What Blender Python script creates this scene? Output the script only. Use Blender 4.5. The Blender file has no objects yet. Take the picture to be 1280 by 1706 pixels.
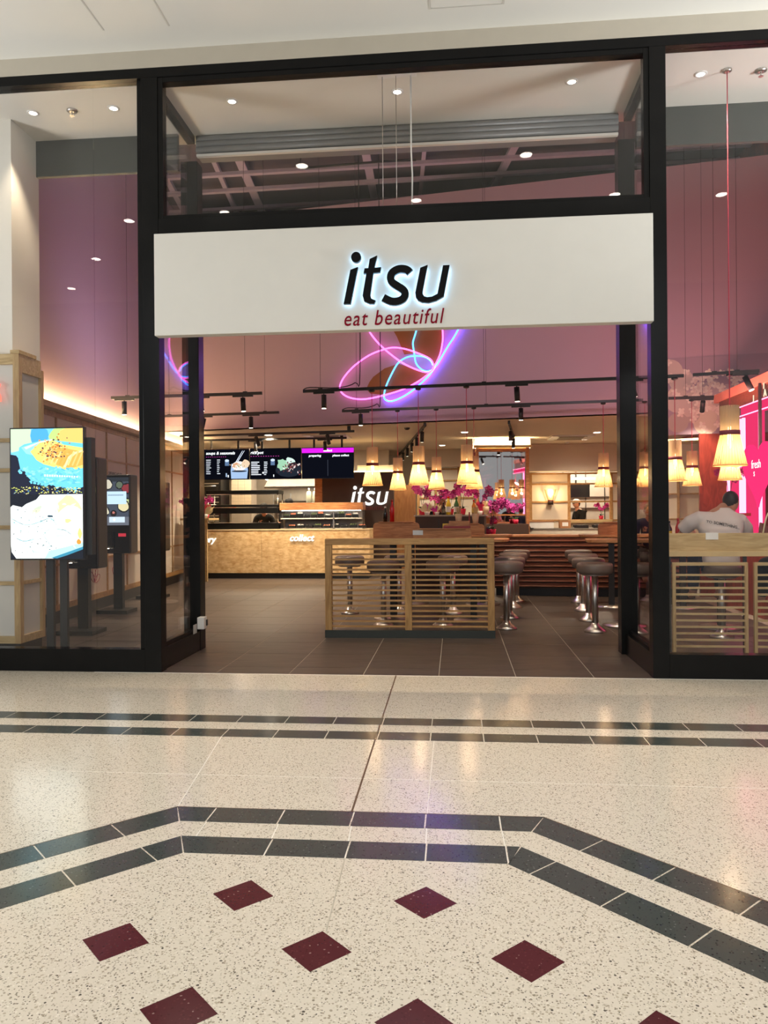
import bpy, bmesh, math, random
from mathutils import Vector, Matrix
random.seed(7)
SC = bpy.context.scene
COL = SC.collection
R = math.radians
PI = math.pi

# ------------------------------------------------------------------ camera
cam_d = bpy.data.cameras.new('camera')
cam_d.sensor_fit = 'HORIZONTAL'
cam_d.sensor_width = 36.0
cam_d.lens = 36.0
cam = bpy.data.objects.new('camera', cam_d)
COL.objects.link(cam)
cam.matrix_world = (Matrix.Translation((0, -6.56, 1.4)) @ Matrix.Rotation(R(5.3), 4, 'Z')
                    @ Matrix.Rotation(R(90), 4, 'X') @ Matrix.Rotation(-0.0075, 4, 'Z'))
SC.camera = cam

# ------------------------------------------------------------------ world, big lights, exposure
world = bpy.data.worlds.new('mall_ambient')
SC.world = world
world.use_nodes = True
world.node_tree.nodes['Background'].inputs[0].default_value = (0.96, 0.98, 1.0, 1)
world.node_tree.nodes['Background'].inputs[1].default_value = 0.28

def lamp(name, kind, loc, energy, color=(1, 1, 1), target=None, **kw):
    d = bpy.data.lights.new(name, kind)
    d.energy = energy
    d.color = color
    for k, v in kw.items():
        setattr(d, k, v)
    o = bpy.data.objects.new(name, d)
    COL.objects.link(o)
    o.location = loc
    if target is not None:
        o.rotation_euler = (Vector(target) - Vector(loc)).to_track_quat('-Z', 'Y').to_euler()
    return o

# fills added out of view: two area lights behind the camera, two soffit spots
lamp('mall_fill_rear', 'AREA', (-1.5, -17.0, 7.0), 560, (0.98, 0.99, 1.0), (-1.0, 0.0, 2.0), shape='RECTANGLE', size=14, size_y=4)
lamp('mall_fill_overhead', 'AREA', (-0.5, -12.5, 10.5), 260, (0.98, 0.99, 1.0), (-0.5, -2.5, 0.0), shape='RECTANGLE', size=12, size_y=7)
lamp('soffit_fill_spot', 'SPOT', (-6.3, -1.6, 2.4), 300, (0.98, 0.99, 1.0), (-2.6, -0.7, 5.49), spot_size=R(110), spot_blend=1.0, shadow_soft_size=0.5)
lamp('soffit_fill_spot', 'SPOT', (5.6, -1.6, 2.4), 860, (0.98, 0.99, 1.0), (2.6, -1.0, 5.49), spot_size=R(92), spot_blend=1.0, shadow_soft_size=0.5)

VS = SC.view_settings
VS.view_transform = 'Standard'
VS.look = 'None'
VS.gamma = 1.0
VS.use_curve_mapping = False
VS.exposure = 0.3
try:
    SC.cycles.use_denoising = True
    SC.cycles.max_bounces = 10
    SC.cycles.transparent_max_bounces = 16
    SC.cycles.sample_clamp_indirect = 6.0
    SC.cycles.caustics_reflective = False
    SC.cycles.caustics_refractive = False
    SC.cycles.blur_glossy = 0.5
except Exception:
    pass

# ------------------------------------------------------------------ materials
MATS = {}
def srgb(r, g, b):
    f = lambda c: (c / 255) / 12.92 if c <= 10 else (((c / 255) + 0.055) / 1.055) ** 2.4
    return (f(r), f(g), f(b), 1)

def nodes_of(name):
    m = bpy.data.materials.new(name)
    m.use_nodes = True
    nt = m.node_tree
    return m, nt, nt.nodes['Principled BSDF']

def plain(name, col, rough=0.5, metal=0.0, var=0.06, vscale=6.0, bump=0.0, spec=0.5, bscale=60):
    """paint, metal, plastic: a base colour with slight noise in tone"""
    if name in MATS: return MATS[name]
    m, nt, b = nodes_of(name)
    c = col if len(col) == 4 else (*col, 1)
    tc = nt.nodes.new('ShaderNodeTexCoord')
    nz = nt.nodes.new('ShaderNodeTexNoise')
    nz.inputs['Scale'].default_value = vscale
    nz.inputs['Detail'].default_value = 4
    nt.links.new(tc.outputs['Object'], nz.inputs['Vector'])
    rp = nt.nodes.new('ShaderNodeValToRGB')
    rp.color_ramp.elements[0].position = 0.3
    rp.color_ramp.elements[1].position = 0.7
    rp.color_ramp.elements[0].color = (*[x * (1 - var) for x in c[:3]], 1)
    rp.color_ramp.elements[1].color = (*[min(1, x * (1 + var)) for x in c[:3]], 1)
    nt.links.new(nz.outputs['Fac'], rp.inputs['Fac'])
    nt.links.new(rp.outputs['Color'], b.inputs['Base Color'])
    b.inputs['Roughness'].default_value = rough
    b.inputs['Metallic'].default_value = metal
    b.inputs['Specular IOR Level'].default_value = spec
    if bump:
        n2 = nt.nodes.new('ShaderNodeTexNoise')
        n2.inputs['Scale'].default_value = bscale
        nt.links.new(tc.outputs['Object'], n2.inputs['Vector'])
        bp = nt.nodes.new('ShaderNodeBump')
        bp.inputs['Strength'].default_value = bump
        bp.inputs['Distance'].default_value = 0.01
        nt.links.new(n2.outputs['Fac'], bp.inputs['Height'])
        nt.links.new(bp.outputs['Normal'], b.inputs['Normal'])
    MATS[name] = m
    return m

def wood(name, c1, c2, stretch=(1, 14, 14), scale=3.0, rough=0.45, spec=0.4):
    if name in MATS: return MATS[name]
    m, nt, b = nodes_of(name)
    tc = nt.nodes.new('ShaderNodeTexCoord')
    mp = nt.nodes.new('ShaderNodeMapping')
    mp.inputs['Scale'].default_value = stretch
    nt.links.new(tc.outputs['Object'], mp.inputs['Vector'])
    nz = nt.nodes.new('ShaderNodeTexNoise')
    nz.inputs['Scale'].default_value = scale
    nz.inputs['Detail'].default_value = 6
    nz.inputs['Distortion'].default_value = 1.2
    nt.links.new(mp.outputs['Vector'], nz.inputs['Vector'])
    rp = nt.nodes.new('ShaderNodeValToRGB')
    rp.color_ramp.elements[0].position = 0.32
    rp.color_ramp.elements[1].position = 0.68
    rp.color_ramp.elements[0].color = c1
    rp.color_ramp.elements[1].color = c2
    nt.links.new(nz.outputs['Fac'], rp.inputs['Fac'])
    nt.links.new(rp.outputs['Color'], b.inputs['Base Color'])
    b.inputs['Roughness'].default_value = rough
    b.inputs['Specular IOR Level'].default_value = spec
    MATS[name] = m
    return m

def glow(name, col, strength):
    if name in MATS: return MATS[name]
    m = bpy.data.materials.new(name)
    m.use_nodes = True
    nt = m.node_tree
    nt.nodes.remove(nt.nodes['Principled BSDF'])
    e = nt.nodes.new('ShaderNodeEmission')
    e.inputs[0].default_value = (*col[:3], 1)
    e.inputs[1].default_value = strength
    nt.links.new(e.outputs[0], nt.nodes['Material Output'].inputs[0])
    MATS[name] = m
    return m

def glass(name, ior=1.45, tint=(1, 1, 1), rough=0.0, boost=0.0):
    if name in MATS: return MATS[name]
    m = bpy.data.materials.new(name)
    m.use_nodes = True
    nt = m.node_tree
    nt.nodes.remove(nt.nodes['Principled BSDF'])
    fr = nt.nodes.new('ShaderNodeFresnel')
    geo = nt.nodes.new('ShaderNodeNewGeometry')
    mxi = nt.nodes.new('ShaderNodeMix')
    mxi.inputs[2].default_value = ior
    mxi.inputs[3].default_value = 1.0 / ior
    nt.links.new(geo.outputs['Backfacing'], mxi.inputs[0])
    nt.links.new(mxi.outputs[0], fr.inputs['IOR'])
    t = nt.nodes.new('ShaderNodeBsdfTransparent')
    t.inputs[0].default_value = (*tint, 1)
    g = nt.nodes.new('ShaderNodeBsdfGlossy')
    g.inputs['Roughness'].default_value = rough
    mx = nt.nodes.new('ShaderNodeMixShader')
    nt.links.new(fr.outputs[0], mx.inputs[0])
    nt.links.new(t.outputs[0], mx.inputs[1])
    nt.links.new(g.outputs[0], mx.inputs[2])
    nt.links.new(mx.outputs[0], nt.nodes['Material Output'].inputs[0])
    MATS[name] = m
    return m

def translucent(name, col, amount=0.5, rough=0.7):
    if name in MATS: return MATS[name]
    m = bpy.data.materials.new(name)
    m.use_nodes = True
    nt = m.node_tree
    nt.nodes.remove(nt.nodes['Principled BSDF'])
    d = nt.nodes.new('ShaderNodeBsdfDiffuse')
    t = nt.nodes.new('ShaderNodeBsdfTranslucent')
    d.inputs[0].default_value = (*col[:3], 1)
    t.inputs[0].default_value = (*col[:3], 1)
    mx = nt.nodes.new('ShaderNodeMixShader')
    mx.inputs[0].default_value = amount
    nt.links.new(d.outputs[0], mx.inputs[1])
    nt.links.new(t.outputs[0], mx.inputs[2])
    nt.links.new(mx.outputs[0], nt.nodes['Material Output'].inputs[0])
    MATS[name] = m
    return m

def attr_mat(name, emit=0.0, rough=0.5):
    """flat print: face colours stored with the picture (screens emit, prints do not)"""
    if name in MATS: return MATS[name]
    m, nt, b = nodes_of(name)
    a = nt.nodes.new('ShaderNodeVertexColor')
    a.layer_name = 'col'
    if emit:
        nt.nodes.remove(b)
        e = nt.nodes.new('ShaderNodeEmission')
        e.inputs[1].default_value = emit
        nt.links.new(a.outputs['Color'], e.inputs[0])
        nt.links.new(e.outputs[0], nt.nodes['Material Output'].inputs[0])
    else:
        nt.links.new(a.outputs['Color'], b.inputs['Base Color'])
        b.inputs['Roughness'].default_value = rough
    MATS[name] = m
    return m

def terrazzo(name, base, chips, scale, rough, amount=0.5):
    """base colour with Voronoi chips; chips = list of (threshold, colour) on the random cell value"""
    m, nt, b = nodes_of(name)
    tc = nt.nodes.new('ShaderNodeTexCoord')
    col = None
    prev = None
    for k, (sc, lo, ramp) in enumerate(chips):
        nz = nt.nodes.new('ShaderNodeTexNoise')
        nz.inputs['Scale'].default_value = sc * 0.8
        nt.links.new(tc.outputs['Object'], nz.inputs['Vector'])
        mixv = nt.nodes.new('ShaderNodeMixRGB')
        mixv.blend_type = 'ADD'
        mixv.inputs[0].default_value = 0.6 / sc
        nt.links.new(tc.outputs['Object'], mixv.inputs[1])
        nt.links.new(nz.outputs['Color'], mixv.inputs[2])
        vo = nt.nodes.new('ShaderNodeTexVoronoi')
        vo.inputs['Scale'].default_value = sc
        nt.links.new(mixv.outputs[0], vo.inputs['Vector'])
        sep = nt.nodes.new('ShaderNodeSeparateColor')
        nt.links.new(vo.outputs['Color'], sep.inputs[0])
        rp = nt.nodes.new('ShaderNodeValToRGB')
        rp.color_ramp.interpolation = 'CONSTANT'
        els = rp.color_ramp.elements
        els[0].position = 0.0; els[0].color = ramp[0][1]
        els[1].position = ramp[1][0]; els[1].color = ramp[1][1]
        for p, c in ramp[2:]:
            e = els.new(p); e.color = c
        nt.links.new(sep.outputs[0], rp.inputs['Fac'])
        # chip mask: only some cells, shrunk from their borders
        lt = nt.nodes.new('ShaderNodeMath'); lt.operation = 'LESS_THAN'
        lt.inputs[1].default_value = 0.42
        nt.links.new(vo.outputs['Distance'], lt.inputs[0])
        gt = nt.nodes.new('ShaderNodeMath'); gt.operation = 'GREATER_THAN'
        gt.inputs[1].default_value = lo
        nt.links.new(sep.outputs[1], gt.inputs[0])
        mu = nt.nodes.new('ShaderNodeMath'); mu.operation = 'MULTIPLY'
        nt.links.new(lt.outputs[0], mu.inputs[0]); nt.links.new(gt.outputs[0], mu.inputs[1])
        mx = nt.nodes.new('ShaderNodeMixRGB')
        nt.links.new(mu.outputs[0], mx.inputs[0])
        if prev is None: mx.inputs[1].default_value = base
        else: nt.links.new(prev, mx.inputs[1])
        nt.links.new(rp.outputs['Color'], mx.inputs[2])
        prev = mx.outputs[0]
    nt.links.new(prev, b.inputs['Base Color'])
    b.inputs['Roughness'].default_value = rough
    b.inputs['Specular IOR Level'].default_value = 0.5
    MATS[name] = m
    return m

CREAM_CHIPS = [(130, 0.50, [(0, srgb(204, 194, 174)), (0.35, srgb(216, 207, 188)), (0.6, srgb(186, 176, 156)), (0.85, srgb(236, 228, 212))]),
               (95, 0.78, [(0, srgb(172, 160, 140)), (0.4, srgb(188, 176, 154)), (0.7, srgb(150, 140, 122)), (0.93, srgb(96, 90, 82))]),
               (170, 0.86, [(0, srgb(120, 112, 98)), (0.5, srgb(150, 138, 118)), (0.88, srgb(66, 62, 56))])]
terrazzo('terrazzo_cream', srgb(222, 212, 194), CREAM_CHIPS, 1, 0.15)
DARK_CHIPS = [(120, 0.7, [(0, srgb(60, 66, 64)), (0.5, srgb(40, 45, 44)), (0.9, srgb(105, 110, 106))])]
terrazzo('terrazzo_green_grey', srgb(70, 76, 72), DARK_CHIPS, 1, 0.16)
RED_CHIPS = [(120, 0.7, [(0, srgb(74, 34, 36)), (0.5, srgb(96, 48, 50)), (0.9, srgb(150, 120, 115))])]
terrazzo('terrazzo_oxblood', srgb(84, 38, 42), RED_CHIPS, 1, 0.16)

M_BLACK = plain('black_powder_coat', (0.008, 0.008, 0.008), 0.22, var=0.1, spec=0.15)
M_BLACKM = plain('black_matt', (0.012, 0.012, 0.012), 0.5)
M_GLOSSB = plain('black_gloss_plastic', (0.01, 0.01, 0.012), 0.15)
M_GLASS = glass('shopfront_glass', 1.42)
M_CLEAR = glass('clear_acrylic', 1.35, (0.97, 0.95, 0.92))
M_MALLC = plain('mall_ceiling_white', srgb(222, 221, 214), 0.8, var=0.02, vscale=1)
M_FASC = plain('fascia_beige', srgb(198, 191, 176), 0.7, var=0.02)
M_WHITEW = plain('white_wall_paint', srgb(226, 222, 212), 0.8, var=0.02, vscale=1)
M_SIGN = plain('sign_face_white', srgb(226, 224, 216), 0.45, var=0.01)
M_MAUVE = plain('mauve_wall_paint', srgb(186, 158, 170), 0.85, var=0.02, vscale=0.7)
M_CEILW = plain('warm_white_ceiling', srgb(232, 218, 200), 0.85, var=0.02, vscale=1)
M_DGREY = plain('dark_grey_green_paint', srgb(62, 66, 62), 0.6)
M_MGREY = plain('shutter_grey', srgb(128, 128, 126), 0.45, metal=0.2)
M_VOID = plain('void_dark_paint', srgb(92, 84, 90), 0.9)
M_STEELP = plain('pale_painted_steel', srgb(176, 164, 178), 0.7)
M_STEEL = plain('brushed_steel', (0.62, 0.58, 0.54), 0.28, metal=1.0, var=0.08)
M_CHROME = plain('bright_chrome', (0.75, 0.73, 0.7), 0.12, metal=1.0)
M_TILE = wood('store_floor_tile', srgb(74, 64, 57), srgb(92, 80, 71), (1.2, 9, 1), 2.2, 0.42, 0.4)
M_GROUT = plain('pale_grout', srgb(184, 172, 156), 0.8)
M_OAK = wood('oak_partition', srgb(150, 112, 66), srgb(186, 146, 92), (1.5, 16, 16), 2.0)
M_OAKV = wood('oak_partition_upright', srgb(146, 108, 62), srgb(184, 144, 90), (16, 16, 1.5), 2.0)
M_OAKL = wood('pale_oak', srgb(176, 148, 100), srgb(206, 180, 132), (1.5, 12, 12), 2.2)
M_OAKLV = wood('pale_oak_upright', srgb(170, 138, 92), srgb(200, 170, 120), (12, 12, 1.5), 2.2)
M_OAKY = wood('oak_batten', srgb(160, 120, 74), srgb(188, 148, 96), (6, 6, 6), 2.0)
M_WALNUT = wood('warm_walnut', srgb(160, 100, 58), srgb(200, 138, 86), (2, 14, 14), 2.2)
M_RUSTW = wood('rust_brown_slat', srgb(104, 58, 40), srgb(134, 80, 56), (2, 14, 14), 2.0)
M_DBROWN = plain('dark_brown_wall', srgb(62, 42, 32), 0.6)
M_REDW = wood('red_brown_burr', srgb(128, 46, 34), srgb(166, 66, 48), (5, 5, 1.5), 2.5, 0.4)
M_CORAL = plain('coral_board', srgb(244, 150, 124), 0.5)
M_PAPER = plain('shoji_paper', srgb(226, 214, 194), 0.85, var=0.02)
M_PAPERG = plain('shoji_paper_cool', srgb(214, 212, 204), 0.8, var=0.02)
M_LEATH = plain('taupe_leather', srgb(112, 96, 87), 0.42, var=0.06, bump=0.08)
M_OSB = None
M_MARK_W = glow('lit_white_letters', (1.0, 0.97, 0.92), 1.3)
M_DRED = plain('dark_red_letters', srgb(134, 6, 34), 0.6, spec=0.1)
M_REDBAND = plain('oxblood_band', srgb(120, 24, 44), 0.6)
M_CORD = plain('pink_cord', srgb(196, 60, 84), 0.7)
M_PINK = plain('magenta_petal', srgb(206, 60, 160), 0.6, var=0.15, vscale=40)
M_PINK2 = plain('deep_magenta_petal', srgb(150, 24, 100), 0.6, var=0.15, vscale=40)
M_CREAMP = plain('cream_petal', srgb(238, 224, 180), 0.6)
M_LEAF = plain('dark_green_leaf', srgb(44, 66, 36), 0.4)
M_POT = plain('raspberry_pot', srgb(196, 24, 66), 0.4)
M_REDB = plain('red_sauce', srgb(190, 20, 22), 0.25)
M_SOY = plain('soy_dark', srgb(28, 16, 12), 0.15)
M_YEL = plain('yellow_label', srgb(226, 196, 50), 0.5)
M_GREENB = plain('green_bottle', srgb(40, 86, 40), 0.2)
M_WHITEP = plain('white_plastic', srgb(232, 230, 226), 0.4)
M_CARD = plain('cardboard', srgb(168, 118, 78), 0.8)
M_GREYK = plain('kiosk_grey', srgb(34, 33, 32), 0.35)
M_SKIN = plain('skin', srgb(196, 140, 112), 0.55)
M_HAIR = plain('dark_hair', srgb(30, 22, 18), 0.5)
M_SHIRT = plain('white_cotton', srgb(226, 214, 208), 0.9)
M_BLKCL = plain('black_cotton', srgb(22, 22, 24), 0.9)
M_NAVY = plain('navy_denim', srgb(34, 40, 70), 0.9)
M_CAPG = plain('grey_cap', srgb(170, 156, 150), 0.8)
M_LED_W = glow('lamp_white', (1.0, 0.9, 0.74), 14)
M_LED_H = glow('lamp_lens', (1.0, 0.86, 0.66), 7)
M_COVE = glow('cove_led', (1.0, 0.74, 0.38), 130)
M_COVE2 = glow('cove_led_soft', (1.0, 0.68, 0.3), 12)
M_BULB = glow('filament_bulb', (1.0, 0.72, 0.36), 9)
M_NPINK = glow('neon_pink', (1.0, 0.12, 0.72), 3.4)
M_NBLUE = glow('neon_blue', (0.06, 0.30, 1.0), 4.6)
M_VSPILL = glow('violet_spill_glow', (0.12, 0.02, 1.0), 48.0)
M_TPINK = glow('pink_tube', (1.0, 0.22, 0.42), 3.2)
M_PANELP = glow('pink_lit_panel', (1.0, 0.03, 0.16), 0.75)
M_HEART = glow('pink_lit_heart', (1.0, 0.02, 0.15), 1.05)
M_HALO = glow('halo_led', (0.34, 0.66, 1.0), 9)
M_SHADE = translucent('pale_ash_slats', srgb(246, 208, 148), 0.42)
M_MIRROR = plain('mirror_silver', (0.82, 0.8, 0.78), 0.02, metal=1.0, var=0.0)
M_GOLDP = plain('bronze_petal_paint', srgb(150, 92, 40), 0.6)
M_SCREEN = attr_mat('screen_picture', emit=1.15)
M_SCREENB = attr_mat('bright_screen_picture', emit=1.3)
M_PRINT = attr_mat('printed_picture', rough=0.7)
M_SUSHI = plain('black_tray', srgb(22, 24, 24), 0.3)
M_FOODG = plain('food_green', srgb(96, 110, 60), 0.6)

def make_osb():
    m, nt, b = nodes_of('pressed_grass_board')
    tc = nt.nodes.new('ShaderNodeTexCoord')
    vo = nt.nodes.new('ShaderNodeTexVoronoi'); vo.inputs['Scale'].default_value = 14
    mp = nt.nodes.new('ShaderNodeMapping'); mp.inputs['Rotation'].default_value = (0, R(35), 0); mp.inputs['Scale'].default_value = (1, 1, 2.6)
    nt.links.new(tc.outputs['Object'], mp.inputs[0]); nt.links.new(mp.outputs[0], vo.inputs['Vector'])
    nz = nt.nodes.new('ShaderNodeTexNoise'); nz.inputs['Scale'].default_value = 7; nz.inputs['Detail'].default_value = 6
    nt.links.new(tc.outputs['Object'], nz.inputs['Vector'])
    sep = nt.nodes.new('ShaderNodeSeparateColor'); nt.links.new(vo.outputs['Color'], sep.inputs[0])
    ad = nt.nodes.new('ShaderNodeMath'); ad.operation = 'MULTIPLY_ADD'; ad.inputs[1].default_value = 0.35
    nt.links.new(sep.outputs[0], ad.inputs[0]); nt.links.new(nz.outputs['Fac'], ad.inputs[2])
    rp = nt.nodes.new('ShaderNodeValToRGB')
    rp.color_ramp.elements[0].position = 0.4; rp.color_ramp.elements[0].color = srgb(190, 146, 92)
    rp.color_ramp.elements[1].position = 0.95; rp.color_ramp.elements[1].color = srgb(228, 198, 146)
    nt.links.new(ad.outputs[0], rp.inputs[0]); nt.links.new(rp.outputs[0], b.inputs['Base Color'])
    b.inputs['Roughness'].default_value = 0.6
    return m
M_OSB = make_osb()

# ------------------------------------------------------------------ mesh helpers
class MB:
    """collects shapes, then links them as ONE mesh object"""
    def __init__(s):
        s.v = []; s.f = []; s.smooth = []
    def add(s, vs, fs, smooth=False):
        o = len(s.v)
        s.v += [tuple(p) for p in vs]
        for f in fs:
            s.f.append([i + o for i in f]); s.smooth.append(smooth)
        return s
    def box(s, x0, y0, z0, x1, y1, z1):
        vs = [(x0, y0, z0), (x1, y0, z0), (x1, y1, z0), (x0, y1, z0), (x0, y0, z1), (x1, y0, z1), (x1, y1, z1), (x0, y1, z1)]
        return s.add(vs, [(0, 3, 2, 1), (4, 5, 6, 7), (0, 1, 5, 4), (1, 2, 6, 5), (2, 3, 7, 6), (3, 0, 4, 7)])
    def cyl(s, p0, p1, r0, r1=None, n=14, caps=True, smooth=True):
        r1 = r0 if r1 is None else r1
        p0 = Vector(p0); p1 = Vector(p1)
        d = (p1 - p0).normalized()
        a = d.orthogonal().normalized(); b = d.cross(a)
        vs = []
        for p, r in ((p0, r0), (p1, r1)):
            for k in range(n):
                t = 2 * PI * k / n
                vs.append(p + a * math.cos(t) * r + b * math.sin(t) * r)
        s.add(vs, [(k, (k + 1) % n, n + (k + 1) % n, n + k) for k in range(n)], smooth)
        if caps:
            o = len(s.v) - 2 * n
            s.f.append([o + k for k in range(n)][::-1]); s.smooth.append(False)
            s.f.append([o + n + k for k in range(n)]); s.smooth.append(False)
        return s
    def lathe(s, prof, n=20, c=(0, 0, 0), smooth=True, cap=True):
        vs = []
        for r, z in prof:
            for k in range(n):
                t = 2 * PI * k / n
                vs.append((c[0] + r * math.cos(t), c[1] + r * math.sin(t), c[2] + z))
        fs = []
        for i in range(len(prof) - 1):
            for k in range(n):
                fs.append((i * n + k, i * n + (k + 1) % n, (i + 1) * n + (k + 1) % n, (i + 1) * n + k))
        o = len(s.v)
        s.add(vs, fs, smooth)
        if cap:
            s.f.append([o + k for k in range(n)][::-1]); s.smooth.append(False)
            q = o + (len(prof) - 1) * n
            s.f.append([q + k for k in range(n)]); s.smooth.append(False)
        return s
    def tube(s, pts, r, n=8, closed=False):
        pts = [Vector(p) for p in pts]
        N = len(pts)
        vs = []
        up = None
        for i, p in enumerate(pts):
            if closed: d = pts[(i + 1) % N] - pts[i - 1]
            else: d = pts[min(i + 1, N - 1)] - pts[max(i - 1, 0)]
            d.normalize()
            if up is None: a = d.orthogonal().normalized()
            else: a = (up - d * up.dot(d)).normalized()
            up = a
            b = d.cross(a)
            rr = r[i] if isinstance(r, (list, tuple)) else r
            for k in range(n):
                t = 2 * PI * k / n
                vs.append(p + a * math.cos(t) * rr + b * math.sin(t) * rr)
        fs = []
        for i in range(N if closed else N - 1):
            j = (i + 1) % N
            for k in range(n):
                fs.append((i * n + k, i * n + (k + 1) % n, j * n + (k + 1) % n, j * n + k))
        o = len(s.v)
        s.add(vs, fs, True)
        if not closed:
            s.f.append([o + k for k in range(n)][::-1]); s.smooth.append(False)
            s.f.append([o + (N - 1) * n + k for k in range(n)]); s.smooth.append(False)
        return s
    def prism_xz(s, poly, y0, y1):
        """a polygon in x,z given thickness along y"""
        n = len(poly)
        vs = [(x, y0, z) for x, z in poly] + [(x, y1, z) for x, z in poly]
        fs = [list(range(n)), list(range(n, 2 * n))[::-1]] + [(k, n + k, n + (k + 1) % n, (k + 1) % n) for k in range(n)]
        return s.add(vs, fs)
    def prism_xy(s, poly, z0, z1):
        n = len(poly)
        vs = [(x, y, z0) for x, y in poly] + [(x, y, z1) for x, y in poly]
        fs = [list(range(n))[::-1], list(range(n, 2 * n))] + [(k, (k + 1) % n, n + (k + 1) % n, n + k) for k in range(n)]
        return s.add(vs, fs)
    def ball(s, c, rx, ry=None, rz=None, n=14, m=9):
        ry = ry or rx; rz = rz or rx
        prof = [(math.sin(PI * i / m), -math.cos(PI * i / m)) for i in range(m + 1)]
        vs = []
        for r, z in prof:
            r = max(r, 0.002)
            for k in range(n):
                t = 2 * PI * k / n
                vs.append((c[0] + rx * r * math.cos(t), c[1] + ry * r * math.sin(t), c[2] + rz * z))
        fs = [(i * n + k, i * n + (k + 1) % n, (i + 1) * n + (k + 1) % n, (i + 1) * n + k) for i in range(m) for k in range(n)]
        return s.add(vs, fs, True)
    def rot(s, M):
        s.v = [tuple(M @ Vector(p)) for p in s.v]
        return s
    def mesh(s, name):
        me = bpy.data.meshes.new(name)
        me.from_pydata(s.v, [], s.f)
        me.polygons.foreach_set('use_smooth', s.smooth)
        bm = bmesh.new(); bm.from_mesh(me)
        bmesh.ops.recalc_face_normals(bm, faces=bm.faces)
        bm.to_mesh(me); bm.free()
        me.update()
        return me
    def build(s, name, mat, parent=None, bevel=0.0, kind=None):
        me = s.mesh(name)
        me.materials.append(mat)
        return link(name, me, parent, bevel, kind)

def link(name, me, parent=None, bevel=0.0, kind=None):
    o = bpy.data.objects.new(name, me)
    COL.objects.link(o)
    if parent is not None: o.parent = parent
    if bevel:
        b = o.modifiers.new('edge', 'BEVEL'); b.width = bevel; b.segments = 2; b.limit_method = 'ANGLE'
    if kind: o['kind'] = kind
    return o

def tag(o, label, cat, group=None, kind=None):
    o['label'] = label; o['category'] = cat
    if group: o['group'] = group
    if kind: o['kind'] = kind
    return o

def thing(name, label, cat, loc=(0, 0, 0), rz=0.0, group=None, kind=None):
    o = bpy.data.objects.new(name, None)
    o.empty_display_size = 0.1
    COL.objects.link(o)
    o.location = loc; o.rotation_euler = (0, 0, rz)
    return tag(o, label, cat, group, kind)

def struct(name, mb, mat, label, cat, **kw):
    return tag(mb.build(name, mat, **kw), label, cat, kind='structure')

def copy_tree(o, parent=None):
    c = o.copy(); COL.objects.link(c); c.parent = parent
    for ch in list(o.children): copy_tree(ch, c)
    return c

def dup(o, loc, rz=None, label=None, group=None):
    c = copy_tree(o)
    c.location = loc
    if rz is not None: c.rotation_euler = (0, 0, rz)
    if label: c['label'] = label
    if group: c['group'] = group
    return c

def bx(*a): return MB().box(*a)

def text_mesh(name, body, width=None, height=None, extrude=0.002, shear=0.0, offset=0.0, space=1.0):
    cu = bpy.data.curves.new(name, 'FONT')
    cu.body = body; cu.size = 1.0; cu.shear = shear; cu.offset = offset; cu.space_character = space
    cu.resolution_u = 3
    ob = bpy.data.objects.new(name, cu)
    me = bpy.data.meshes.new_from_object(ob)
    bpy.data.objects.remove(ob); bpy.data.curves.remove(cu)
    xs = [v.co.x for v in me.vertices]; ys = [v.co.y for v in me.vertices]
    x0, x1 = min(xs), max(xs); h = max(ys) - min(ys)
    k = width / (x1 - x0) if width else height / h
    kz = height / h if height else k
    # stand the text up in the x,z plane, facing -y
    front = []
    for v in me.vertices: front.append(((v.co.x - x0) * k, (v.co.y) * kz))
    polys = [list(p.vertices) for p in me.polygons]
    bpy.data.meshes.remove(me)
    out = bpy.data.meshes.new(name)
    bm = bmesh.new()
    vs = [bm.verts.new((x, 0, z)) for x, z in front]
    for p in polys:
        try: bm.faces.new([vs[i] for i in p])
        except ValueError: pass
    if extrude:
        ret = bmesh.ops.extrude_face_region(bm, geom=bm.faces[:])
        for g in ret['geom']:
            if isinstance(g, bmesh.types.BMVert): g.co.y -= extrude
    bmesh.ops.recalc_face_normals(bm, faces=bm.faces)
    bm.to_mesh(out); bm.free()
    return out

def text(name, body, mat, parent, loc, width=None, height=None, **kw):
    me = text_mesh(name, body, width, height, **kw)
    me.materials.append(mat)
    o = link(name, me, parent)
    o.location = loc
    return o

def picture(name, polys, mat, parent, loc=(0, 0, 0), step=0.00002):
    """flat print: coloured shapes layered in the x,z plane, facing -y"""
    vs = []; fs = []; cols = []
    for k, (c, pts) in enumerate(polys):
        o = len(vs)
        vs += [(x, -step * k, z) for x, z in pts]
        fs.append(list(range(o, o + len(pts)))); cols.append(c)
    me = bpy.data.meshes.new(name)
    me.from_pydata(vs, [], fs)
    at = me.color_attributes.new('col', 'FLOAT_COLOR', 'CORNER')
    for p, c in zip(me.polygons, cols):
        for li in p.loop_indices: at.data[li].color = (*c[:3], 1)
    me.materials.append(mat)
    o = link(name, me, parent)
    o.location = loc
    return o

def rect(x0, z0, x1, z1): return [(x0, z0), (x1, z0), (x1, z1), (x0, z1)]
def blob(cx, cz, rx, rz, n=16, jit=0.0, rot=0.0):
    out = []
    for k in range(n):
        t = 2 * PI * k / n; j = 1 + random.uniform(-jit, jit)
        x = rx * j * math.cos(t); z = rz * j * math.sin(t)
        out.append((cx + x * math.cos(rot) - z * math.sin(rot), cz + x * math.sin(rot) + z * math.cos(rot)))
    return out
def clip(poly, x0, z0, x1, z1): return [(min(max(x, x0), x1), min(max(z, z0), z1)) for x, z in poly]

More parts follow.
